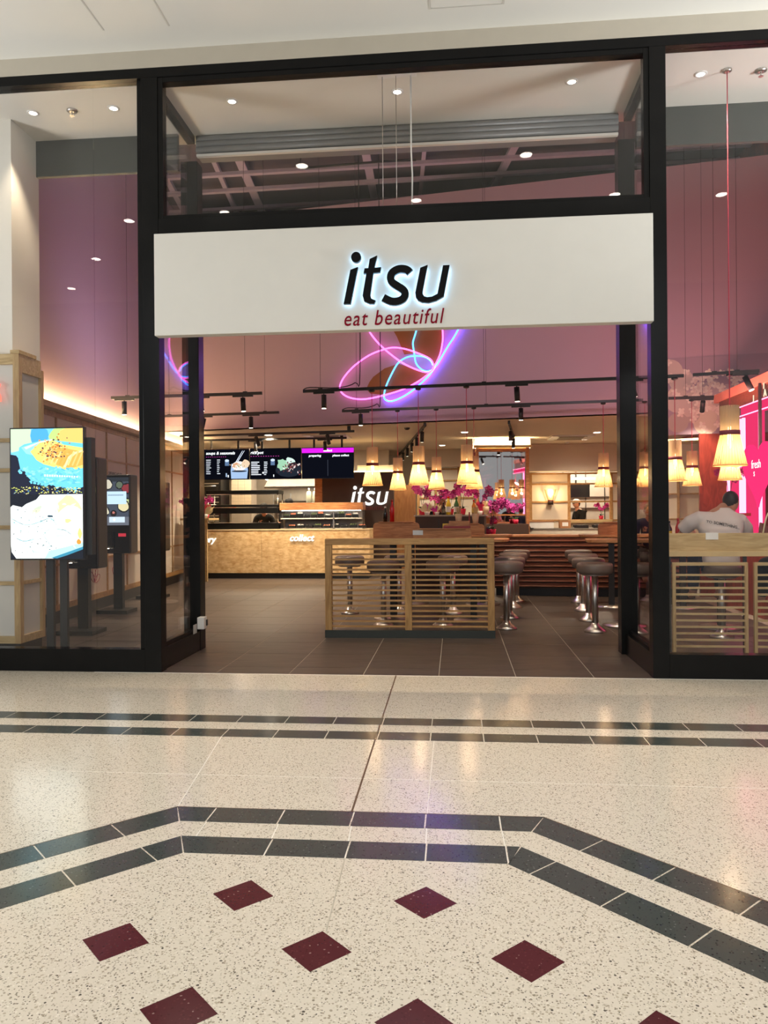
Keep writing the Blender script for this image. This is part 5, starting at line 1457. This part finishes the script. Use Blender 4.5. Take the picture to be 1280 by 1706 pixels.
# ---- flowers
def petal_mesh(name, mat, n=5, s=0.036):
    m = MB()
    for k in range(n):
        a = 2 * PI * k / n
        ca, sa = math.cos(a), math.sin(a)
        def p(r, w, y): return (r * ca - w * sa, y, r * sa + w * ca)
        m.add([p(0.003, 0, 0), p(s * .55, -s * .38, -0.006), p(s, 0, 0.004), p(s * .55, s * .38, -0.006)], [(0, 1, 2, 3)])
    m.ball((0, -0.006, 0), 0.006, n=6, m=4)
    me = m.mesh(name); me.materials.append(mat)
    return me
BL = [petal_mesh('orchid_blossom_a', M_PINK), petal_mesh('orchid_blossom_b', M_PINK2), petal_mesh('orchid_blossom_c', plain('bright_pink_petal', srgb(226, 84, 176), 0.6, var=.15, vscale=40))]
def orchid(label, loc, h=0.42, stems=2, nb=9, pot=M_POT, spread=0.22, lean=0, seed=0, mix=(0, 0, 2, 1), pots=0.06):
    rnd = random.Random(seed)
    t = thing('orchid', label, 'plant', loc, 0, 'potted orchids')
    MB().lathe([(pots * .75, 0), (pots, 0.1), (pots * .92, 0.1), (pots * .8, 0.085)], 14).build('pot', pot, t)
    m = MB()
    for k in range(5):
        a = 2 * PI * k / 5 + rnd.random()
        d = Vector((math.cos(a), math.sin(a), 0)); n = Vector((-d.y, d.x, 0)) * 0.022
        q = [d * r + Vector((0, 0, z)) for r, z in ((0.01, 0.09), (0.06, 0.14), (0.12, 0.12))]
        m.add([q[0] - n * .4, q[0] + n * .4, q[1] + n, q[2], q[1] - n], [(0, 1, 2, 3, 4)])
    m.build('leaves', M_LEAF, t)
    for s_ in range(stems):
        dirx = (-1 if s_ % 2 else 1) * (0.6 + 0.4 * rnd.random()) + lean
        pts = spline([(0, 0, 0.08), (0.02 * dirx, 0, h * .5), (0.06 * dirx, -0.02, h * .85), (spread * .6 * dirx, -0.03, h), (spread * dirx, -0.04, h * .9)], 5)
        st = MB().tube(pts, 0.004, 5).build('stem', M_LEAF, t)
        for b in range(nb):
            q = pts[int(len(pts) * (0.5 + 0.5 * b / nb)) - 1]
            o = link('blossom', BL[rnd.choice(mix)], st)
            o.location = (q.x + rnd.uniform(-.035, .035), q.y - 0.02 - rnd.uniform(0, .04), q.z + rnd.uniform(-.05, .05))
            o.rotation_euler = (rnd.uniform(-.5, .5), rnd.uniform(0, 6), rnd.uniform(-.7, .7))
            k = rnd.uniform(1.15, 1.75); o.scale = (k, k, k)
    return t
orchid('magenta orchid at the left end of the condiment station', (-0.55, 6.3, 1.345), 0.44, 2, 10, lean=0.2, seed=1)
orchid('magenta orchid second from the left on the condiment station', (-0.32, 6.34, 1.345), 0.36, 2, 9, seed=2)
orchid('magenta orchid in the middle of the condiment station', (-0.08, 6.30, 1.345), 0.40, 2, 9, seed=3)
orchid('tall magenta orchid right of centre on the condiment station', (0.12, 6.3, 1.345), 0.46, 2, 12, seed=4)
orchid('deep magenta orchid at the right end of the condiment station', (0.42, 6.28, 1.345), 0.40, 2, 11, seed=5, mix=(1, 1, 0))
orchid('trailing deep magenta orchid standing before the mirror column', (0.62, 6.4, 1.0), 0.55, 3, 13, seed=6, mix=(1, 0, 1, 2), spread=0.3)
orchid('magenta orchid in a wide red pot on the end of the bar', (0.55, 6.5, 1.0), 0.30, 1, 4, seed=7, mix=(1, 1), pots=0.07)
orchid('magenta orchid by the mirror, seen over the bar', (0.85, 10.2, 1.12), 0.42, 2, 12, seed=8, mix=(0, 1), spread=.25)
orchid('magenta orchid by the mirror, right of the other one there', (1.3, 10.2, 1.12), 0.40, 2, 9, seed=9, mix=(0, 2), spread=.2)
struct('trim_24', bx(0.4, 10.0, 0, 1.56, 10.34, 1.12), M_DBROWN, 'dark planter shelf in front of the mirror column', 'shelf')
orchid('pink orchid in the pass window beside the cook', (3.62, 13.0, 1.17), 0.38, 2, 9, seed=10, spread=.2)
orchid('deep magenta orchid in front of the pink heart', (3.70, 4.25, 1.352), 0.55, 2, 11, seed=11, mix=(1, 1, 0), spread=.25)
orchid('pink orchid on the counter shelf seen through the left glass return', (-5.15, 9.0, 1.3), 0.42, 2, 12, seed=12, spread=.22)
orchid('deep pink orchid partly hidden by the left entrance post', (-5.40, 8.72, 1.3), 0.36, 2, 9, seed=13, mix=(1, 0))
struct('trim_25', MB().box(-5.55, 8.55, 1.26, -4.95, 9.2, 1.3).box(-5.5, 8.8, 0, -5.44, 8.86, 1.26).box(-5.14, 8.8, 0, -5.08, 8.86, 1.26), M_OAKL, 'small oak flower stand beside the counter', 'stand')
def bouquet(label, loc, cols, s=1.0, seed=0):
    rnd = random.Random(seed)
    t = thing('flower_bouquet', label, 'bouquet', loc, 0, 'paper flower bouquets')
    MB().lathe([(0.03 * s, 0), (0.045 * s, 0.05 * s), (0.03 * s, 0.05 * s)], 10).build('vase', M_WHITEP, t)
    for k, (c, a0, a1) in enumerate(cols):
        m = MB()
        for q in range(9):
            a = R(a0 + (a1 - a0) * q / 8); L = s * rnd.uniform(0.11, 0.16)
            d = Vector((math.cos(a), rnd.uniform(-.3, .3), math.sin(a))).normalized()
            n = d.cross(Vector((0, 1, 0))).normalized() * 0.018 * s
            b = Vector((0, 0, 0.04 * s))
            m.add([b, b + d * L * .6 - n, b + d * L, b + d * L * .6 + n], [(0, 1, 2, 3)])
        m.build('petals', c, t)
    return t
bouquet('cream and pink flower bouquet at the left of the station', (-0.46, 6.08, 1.346), [(M_CREAMP, 30, 80), (M_CREAMP, 100, 160), (M_PINK, 60, 120)], 1.1, 1)
bouquet('cream petalled bouquet next to the short dark bottle', (-0.30, 6.06, 1.346), [(M_CREAMP, 60, 130), (M_PINK, 90, 150)], 1.0, 2)
bouquet('raspberry pink tulip bunch on the right of the station', (0.40, 6.05, 1.346), [(plain('raspberry_petal', srgb(214, 40, 90), .6), 60, 120), (M_CREAMP, 120, 160)], 1.2, 3)
bouquet('cream and coral bouquet on the oak flower stand', (-5.08, 8.68, 1.3), [(M_CREAMP, 20, 80), (M_CREAMP, 110, 160), (plain('coral_petal', srgb(226, 90, 100), .6), 60, 120)], 1.7, 4)

# ================================================================== RIGHT WINDOW: OAK BENCH AND STALL
bn = thing('bench_back', 'pale oak bench back with a ledge along the right window', 'bench', (2.0, 1.0, 0))
bx(0.0, 0, 1.005, 2.3, 0.04, 1.175).build('back_board', M_OAKL, bn, bevel=0.003)
bx(0.0, -0.03, 0.955, 2.3, 0.05, 1.005).build('ledge', plain('ledge_oak', srgb(206, 178, 128), 0.45), bn, bevel=0.003)
bx(0.37, -0.006, 1.115, 0.485, -0.001, 1.18).build('notice_card', M_WHITEP, bn)
for x in (0.02, 0.72, 1.5, 2.26): bx(x, 0.01, 0.0, x + 0.03, 0.04, 0.955).build('support', M_BLACKM, bn)
for k, (x0, lab) in enumerate(((2.05, 'pale oak slatted screen panel next to the right entrance post'), (2.795, 'pale oak slatted screen panel at the right picture edge'))):
    t = thing('slat_screen', lab, 'screen panel', (x0, 0.95, 0), group='pale oak slatted screen panels')
    w = 0.69
    for x in (0, w - 0.03): bx(x, 0, 0.03, x + 0.03, 0.035, 0.90).build('stile', M_OAKLV, t, bevel=0.002)
    bx(0.03, 0, 0.87, w - 0.03, 0.035, 0.90).build('top_rail', M_OAKL, t)
    for q in range(12):
        z = 0.095 + 0.0615 * q
        bx(0.03, 0.006, z, w - 0.03, 0.03, z + 0.019).build('slat', M_OAKL, t)
    bx(0.0, 0.0, 0.0, w, 0.05, 0.03).build('foot_rail', M_BLACKM, t)

stl = thing('pink_stall', 'pink lit stall front with wood fascia and glowing portal at the far right', 'stall', (3.9, 0, 0))
bx(0.0, 1.5, 3.0, 0.06, 5.45, 3.12).build('coral_beam', M_CORAL, stl)
bx(0.03, 1.5, 2.80, 0.07, 5.3, 3.0).build('wood_fascia', M_RUSTW, stl)
bx(0.0, 1.5, 2.66, 0.07, 4.35, 2.785).build('pink_header', M_PANELP, stl)
for z in (2.66, 2.785): bx(-0.03, 1.5, z, -0.015, 4.35, z + 0.012).build('pink_tube', M_TPINK, stl)
for y0, y1 in ((3.72, 4.28), (4.40, 4.88), (2.6, 3.2)):
    bx(0.03, y0, 0.9, 0.07, y1, 2.66).build('pink_panel', M_PANELP, stl)
    for y in (y0, y1): MB().cyl((0.01, y, 0.9), (0.01, y, 2.64), 0.022, n=10).build('pink_tube', M_TPINK, stl)
bx(0.0, 2.5, 0, 0.5, 5.3, 0.9).build('stall_counter', M_REDW, stl)
bx(-0.3, 4.1, 1.31, 0.03, 4.4, 1.35).build('stall_shelf', M_REDW, stl)
m = MB()
for k in range(13):
    a = R(180 * k / 12); 
    m.tube([(0.02, 3.60 - 0.05 * math.cos(a), 2.83 + 0.05 * math.sin(a)), (0.02, 3.60 - 0.20 * math.cos(a), 2.83 + 0.16 * math.sin(a))], 0.004, 4)
m.build('sunray_motif', plain('dark_ray', srgb(60, 26, 20), 0.6), stl)
for body, y, z in (('J', 3.95, 2.83), ('A', 3.60, 2.83), ('I', 3.60, 2.93)):
    me = text_mesh('letter', body, None, 0.09, extrude=0.01, offset=0.02); me.materials.append(glow('fascia_letter_glow', (1, 0.86, 0.6), 0.9))
    o = link('letter', me, stl); o.location = (0.015, y, z); o.rotation_euler = (0, 0, R(-90))
hs = thing('heart_sign', 'glowing pink heart sign with white words hanging before the stall', 'sign', (3.79, 3.52, 1.50), R(-90))
pts = []
for k in range(40):
    a = 2 * PI * k / 40
    pts.append((0.034 * 16 * math.sin(a) ** 3 * 0.9, 0.40 + 0.028 * (13 * math.cos(a) - 5 * math.cos(2 * a) - 2 * math.cos(3 * a) - math.cos(4 * a))))
MB().prism_xz(pts, 0, 0.03).build('heart_panel', M_HEART, hs)
bx(-0.02, 0.03, 0.1, 0.02, 0.06, 1.49).build('hanger', M_BLACKM, hs)
text('words', 'fresh', M_MARK_W, hs, (-0.17, -0.001, 0.42), width=0.30, extrude=0.002)
text('words', 's', M_MARK_W, hs, (-0.10, -0.001, 0.32), height=0.06, extrude=0.002)
lamp('stall_fill', 'AREA', (3.45, 3.4, 2.25), 60, (1.0, 0.36, 0.32), (3.95, 3.6, 3.05), shape='RECTANGLE', size=1.6, size_y=0.12)  # added area light without a fixture, brightens the coral beam and fascia

# ================================================================== PEOPLE
def skinned(name, mat, parent, verts, edges, radii, sub=2, root=0):
    me = bpy.data.meshes.new(name)
    me.from_pydata(verts, edges, [])
    me.materials.append(mat)
    o = link(name, me, parent)
    sk = o.modifiers.new('skin', 'SKIN'); sk.use_smooth_shade = True
    if not me.skin_vertices:
        bm = bmesh.new(); bm.from_mesh(me); bm.verts.layers.skin.verify(); bm.to_mesh(me); bm.free()
    for i, v in enumerate(me.skin_vertices[0].data):
        r = radii[i]; v.radius = r if isinstance(r, tuple) else (r, r); v.use_root = (i == root)
    s = o.modifiers.new('smooth', 'SUBSURF'); s.levels = sub; s.render_levels = sub
    return o
def head(parent, c, mat_skin, hair, r=0.1, face=(0, 1, 0), cap=None):
    """head with nose, ears, eyes, hair; face = facing direction in x,y"""
    f = Vector(face).normalized(); rt = Vector((f.y, -f.x, 0)).normalized()
    c = Vector(c)
    h = MB().ball(c, r * .80, r * .95, r * 1.18, 16, 12)
    h.ball(c + f * r * .92 + Vector((0, 0, -r * .1)), r * .14, r * .16, r * .22, 8, 6)
    for s in (-1, 1): h.ball(c + rt * s * r * .82 - Vector((0, 0, r * .05)), r * .12, r * .2, r * .26, 8, 6)
    h.cyl(c - Vector((0, 0, r * .9)) - f * r * .15, c - Vector((0, 0, r * 1.9)) - f * r * .35, r * .5, r * .6, 12)
    ho = h.build('head', mat_skin, parent)
    e = MB()
    for s in (-1, 1): e.ball(c + f * r * .82 + rt * s * r * .33 + Vector((0, 0, r * .08)), r * .11, n=8, m=6)
    e.build('eyes', M_HAIR, ho)
    MB().ball(c + f * r * .84 - Vector((0, 0, r * .52)), r * .22, r * .12, r * .06, 8, 5).build('mouth', plain('lips', srgb(150, 80, 74), .5), ho)
    MB().ball(c - f * r * (.2 if cap else .14) + Vector((0, 0, r * (.05 if cap else .24))), r * .88, r * (.85 if cap else .98), r * (.9 if cap else 1.06), 16, 10).build('hair', hair, ho)
    if cap:
        m = MB().ball(c + Vector((0, 0, r * .58)), r * 1.02, r * 1.08, r * .78, 16, 9)
        b = c + f * r * 1.25 + Vector((0, 0, r * .42))
        m.ball(b, r * .55, r * .55, r * .08, 12, 6)
        m.build('cap', cap, ho)
    return ho
def hand(parent, wrist, d, side=1):
    """palm, four unequal bent fingers and a thumb leaving the side of the palm"""
    w = Vector(wrist); d = Vector(d).normalized(); rt = d.cross(Vector((0, 0, 1))).normalized() * side
    up = Vector((0, 0, 1))
    m = MB()
    for a, b, r0, r1 in ((-.005, .085, .024, .028),):
        for o in (-.022, 0, .022): m.cyl(w + d * a + rt * o * .8, w + d * b + rt * o, r0 * .8, r1 * .6, 8)
    for o, L in ((-.033, .068), (-.011, .078), (.011, .072), (.032, .056)):
        p = w + d * .08 + rt * o
        m.tube([p, p + d * L * .5 + up * .006, p + d * L * .85 - up * .012, p + d * L - up * .03], [.0095, .009, .0082, .007], 7)
    p = w + d * .03 - rt * .035
    m.tube([p, p + d * .03 - rt * .025, p + d * .06 - rt * .03 - up * .01], [.012, .0105, .0085], 7)
    return m.build('hand', M_SKIN, parent)

# person in a white shirt, sitting on a stool with the back to the window
pr = thing('person', 'seated person in a white printed shirt leaning over a table, seen from behind', 'person', (2.88, 2.12, 0.80))
pr.scale = (1.06, 1.06, 1.06)
V = [(0, 0.02, 0.06), (0.0, 0.0, 0.22), (0.0, 0.02, 0.40), (0.03, 0.08, 0.50), (0.06, 0.12, 0.57), (0.09, 0.15, 0.63),
     (-0.17, 0.05, 0.48), (-0.30, 0.10, 0.40), (-0.30, 0.34, 0.30), (-0.25, 0.5, 0.28),
     (0.21, 0.06, 0.46), (0.30, 0.12, 0.30), (0.24, 0.34, 0.28), (0.16, 0.5, 0.28),
     (-0.1, 0.1, 0.06), (-0.14, 0.44, 0.06), (-0.14, 0.46, -0.35), (0.1, 0.1, 0.06), (0.14, 0.44, 0.06), (0.14, 0.46, -0.35), (-0.14, 0.58, -0.38), (0.14, 0.58, -0.38)]
E_ = [(0, 1), (1, 2), (2, 3), (3, 4), (4, 5), (3, 6), (6, 7), (7, 8), (8, 9), (3, 10), (10, 11), (11, 12), (12, 13), (0, 14), (14, 15), (15, 16), (0, 17), (17, 18), (18, 19), (16, 20), (19, 21)]
RR = [.11, .10, .11, .08, .05, .05, .06, .045, .036, .028, .06, .045, .036, .028, .08, .06, .045, .08, .06, .045, .04, .04]
skinned('body', M_SKIN, pr, V, E_, RR)
hand(pr, (-0.25, 0.5, 0.28), (0.3, 1, -0.1), 1); hand(pr, (0.16, 0.5, 0.28), (-0.3, 1, -0.1), -1)
RINGS = [(0, 0, .02, .185, .13), (0, 0, .12, .18, .125), (0, -.005, .24, .19, .125), (0, 0, .36, .22, .13), (.01, .03, .455, .225, .12), (.025, .06, .515, .18, .10), (.04, .085, .555, .11, .085), (.055, .105, .585, .065, .065)]
def loft(rings, n=28):
    m = MB(); vs = []; fs = []
    for cx, cy, z, rx, ry in rings:
        for k in range(n):
            a = 2 * PI * k / n
            vs.append((cx + rx * math.copysign(abs(math.cos(a)) ** .8, math.cos(a)), cy + ry * math.copysign(abs(math.sin(a)) ** .8, math.sin(a)), z))
    N = len(rings)
    for i in range(N - 1):
        for k in range(n): fs.append((i * n + k, i * n + (k + 1) % n, (i + 1) * n + (k + 1) % n, (i + 1) * n + k))
    fs.append(tuple(range(n))[::-1]); fs.append(tuple(range((N - 1) * n, N * n)))
    m.add(vs, fs, True)
    return m
sm = loft(RINGS)
sm.tube([(-.10, .04, .455), (-.20, .05, .465), (-.275, .08, .43), (-.335, .15, .355)], [.09, .088, .080, .072], 14)
sm.tube([(.12, .05, .45), (.21, .06, .44), (.275, .09, .37), (.305, .14, .27)], [.09, .088, .080, .072], 14)
# soft folds running down the back
for a, b, c in (((-.14, -.115, .33), (-.04, -.132, .24), (.08, -.128, .14)), ((-.10, -.125, .26), (.0, -.13, .17), (.08, -.125, .09)), ((.15, -.105, .36), (.165, -.10, .28), (.165, -.09, .18))):
    sm.tube(spline([a, b, c], 5), [.004, .007, .010, .012, .013, .013, .013, .012, .010, .006, .003], 8)
ts = sm.build('shirt', M_SHIRT, pr)
rm = ts.modifiers.new('weld', 'REMESH'); rm.mode = 'VOXEL'; rm.voxel_size = 0.011; rm.use_smooth_shade = True
sf = ts.modifiers.new('soften', 'SMOOTH'); sf.factor = 0.6; sf.iterations = 5
skinned('trousers', M_NAVY, pr, [(0, 0.02, 0.04), (-0.1, 0.1, 0.06), (-0.14, 0.44, 0.06), (-0.14, 0.46, -0.33), (0.1, 0.1, 0.06), (0.14, 0.44, 0.06), (0.14, 0.46, -0.33)], [(0, 1), (1, 2), (2, 3), (0, 4), (4, 5), (5, 6)], [.13, .105, .075, .06, .105, .075, .06])
head(pr, (0.16, 0.15, 0.645), M_SKIN, M_HAIR, 0.09, (0.75, 0.65, 0))
def shirt_y(x, z):
    for i in range(len(RINGS) - 1):
        a, b = RINGS[i], RINGS[i + 1]
        if a[2] <= z <= b[2]:
            f = (z - a[2]) / (b[2] - a[2]); q = [a[j] + (b[j] - a[j]) * f for j in range(5)]
            u = min(.98, abs((x - q[0]) / q[3]))
            return q[1] - q[4] * (1 - u ** 2.5) ** .4
    return -.12
for body, w, x, z, mat in (('TO', 0.05, -0.165, 0.435, plain('grey_print', srgb(90, 86, 84), .8)), ('SOMETHING...', 0.255, -0.10, 0.422, M_BLACKM), ('- - - - - - - - -', 0.24, -0.13, 0.455, plain('faded_print', srgb(206, 192, 184), .8)), ('BLEND', 0.085, 0.07, 0.305, M_BLACKM)):
    if body == 'BLEND':
        me = bx(0, 0, 0, w, 0.001, 0.02).mesh('shirt_print')
    else:
        me = text_mesh('shirt_print', body, w, None, 0.0, 0.0, 0.012)
    me.materials.append(mat)
    bm = bmesh.new(); bm.from_mesh(me)
    bmesh.ops.subdivide_edges(bm, edges=[e for e in bm.edges if e.calc_length() > 0.02], cuts=2)
    for v in bm.verts:
        X = x + v.co.x * math.cos(R(13)) + v.co.z * math.sin(R(13)); Z = z - v.co.x * math.sin(R(13)) + v.co.z * math.cos(R(13))
        v.co = (X, shirt_y(X, Z) - 0.006, Z)
    bm.to_mesh(me); bm.free()
    link('shirt_print', me, ts)
bg = thing('leather_bag', 'brown leather bag with a pale strap beside the person in white', 'bag', (3.12, 1.5, 1.03))
m = MB(); m.add([(-0.07, -0.05, 0), (0.12, -0.05, 0), (0.12, 0.06, 0), (-0.07, 0.06, 0), (-0.06, 0.0, 0.24), (0.0, 0.0, 0.22), (0.0, 0.03, 0.22), (-0.06, 0.03, 0.24)], [(0, 1, 5, 4), (1, 2, 6, 5), (2, 3, 7, 6), (3, 0, 4, 7), (4, 5, 6, 7), (0, 3, 2, 1)])
m.build('body', plain('brown_leather', srgb(120, 56, 40), 0.4), bg, bevel=0.01)
MB().tube(spline([(-0.05, -0.03, 0.1), (-0.02, -0.04, 0.27), (0.02, -0.03, 0.34), (0.06, 0, 0.28)], 5), 0.008, 6).build('strap', M_CREAMP, bg)
struct('trim_26', bx(2.9, 1.045, 1.0, 3.6, 1.62, 1.03), M_REDW, 'red wooden shelf under the leather bag', 'shelf')

def worker(label, loc, face, shirt, cap=None, hair=M_HAIR, k=1.0, seated=False):
    t = thing('person', label, 'person', loc)
    t.scale = (k, k, k)
    f = Vector((*face, 0)).normalized(); rt = Vector((f.y, -f.x, 0))
    P = lambda a, b, z: tuple(f * a + rt * b + Vector((0, 0, z)))
    legs = [P(.42, .12, .86), P(.44, .12, .44), P(.42, -.12, .86), P(.44, -.12, .44), P(.56, .12, .41), P(.56, -.12, .41)] if seated else [P(0, .1, .45), P(0, .1, .06), P(0, -.1, .45), P(0, -.1, .06), P(.13, .1, .04), P(.13, -.1, .04)]
    V = [P(0, 0, .92), P(.02, 0, 1.1), P(.05, 0, 1.28), P(.08, 0, 1.42), P(.10, 0, 1.5), P(.05, .19, 1.38), P(.1, .24, 1.14), P(.32, .2, 1.10), P(.05, -.19, 1.38), P(.1, -.24, 1.14), P(.32, -.2, 1.10), P(0.03, .09, .88), legs[0], legs[1], P(0.03, -.09, .88), legs[2], legs[3], legs[4], legs[5]]
    E_ = [(0, 1), (1, 2), (2, 3), (3, 4), (3, 5), (5, 6), (6, 7), (3, 8), (8, 9), (9, 10), (0, 11), (11, 12), (12, 13), (0, 14), (14, 15), (15, 16), (13, 17), (16, 18)]
    skinned('body', M_SKIN, t, V, E_, [.12, .12, .13, .08, .05, .07, .05, .034, .07, .05, .034, .09, .07, .05, .09, .07, .05, .04, .04], 2)
    hand(t, V[7], f, 1); hand(t, V[10], f, -1)
    skinned('shirt', shirt, t, V[:4] + [V[5], V[6], V[8], V[9]], [(0, 1), (1, 2), (2, 3), (3, 4), (4, 5), (3, 6), (6, 7)], [.14, .14, .155, .10, .09, .065, .09, .065], 2)
    skinned('trousers', M_BLKCL, t, [V[0], V[11], V[12], V[13], V[14], V[15], V[16]], [(0, 1), (1, 2), (2, 3), (0, 4), (4, 5), (5, 6)], [.135, .10, .085, .07, .10, .085, .07], 2)
    head(t, P(.14, 0, 1.62), M_SKIN, hair, 0.1, tuple(f), cap)
    return t
worker('cook in a black shirt and pale cap looking down in the pass window', (3.22, 13.55, 0), (-0.85, -0.3), M_BLKCL, M_CAPG, k=0.97)
worker('worker in a dark cap just behind the chilled sushi display', (-4.02, 11.9, 0), (0.1, -1), M_BLKCL, plain('black_cap', srgb(30, 28, 28), .7), k=1.0)
worker('worker in black seen through the heated display case', (-4.42, 10.95, 0), (0.2, -1), M_BLKCL, MATS['black_cap'], k=0.93)
worker('customer with dark hair half hidden behind the orchids', (-0.36, 7.6, 0), (0.6, -0.4), M_BLKCL, k=0.97)
worker('dark haired diner glimpsed low through the right glass return', (2.95, 5.58, 0), (-0.1, -1), M_NAVY, k=0.86, seated=True)
worker('dark haired diner at the right picture edge, beside the stall', (3.60, 1.92, 0), (-0.3, 1), M_BLKCL, k=0.94, seated=True)
# fill spots added at track height to brighten the bulkhead and left wall
for x, y, tg, c, e in ((-3.4, 4.17, (-5.3, 4.6, 4.8), (0.86, 0.66, 1.0), 60), (-1.0, 3.95, (-1.0, 7.3, 5.0), (1.0, 0.72, 0.66), 60), (1.8, 3.65, (2.6, 6.6, 5.0), (0.95, 0.76, 0.86), 60)):
    lamp('bulkhead_fill_spot', 'SPOT', (x, y, 3.16), e, c, tg, spot_size=R(130), spot_blend=1.0, shadow_soft_size=0.05)
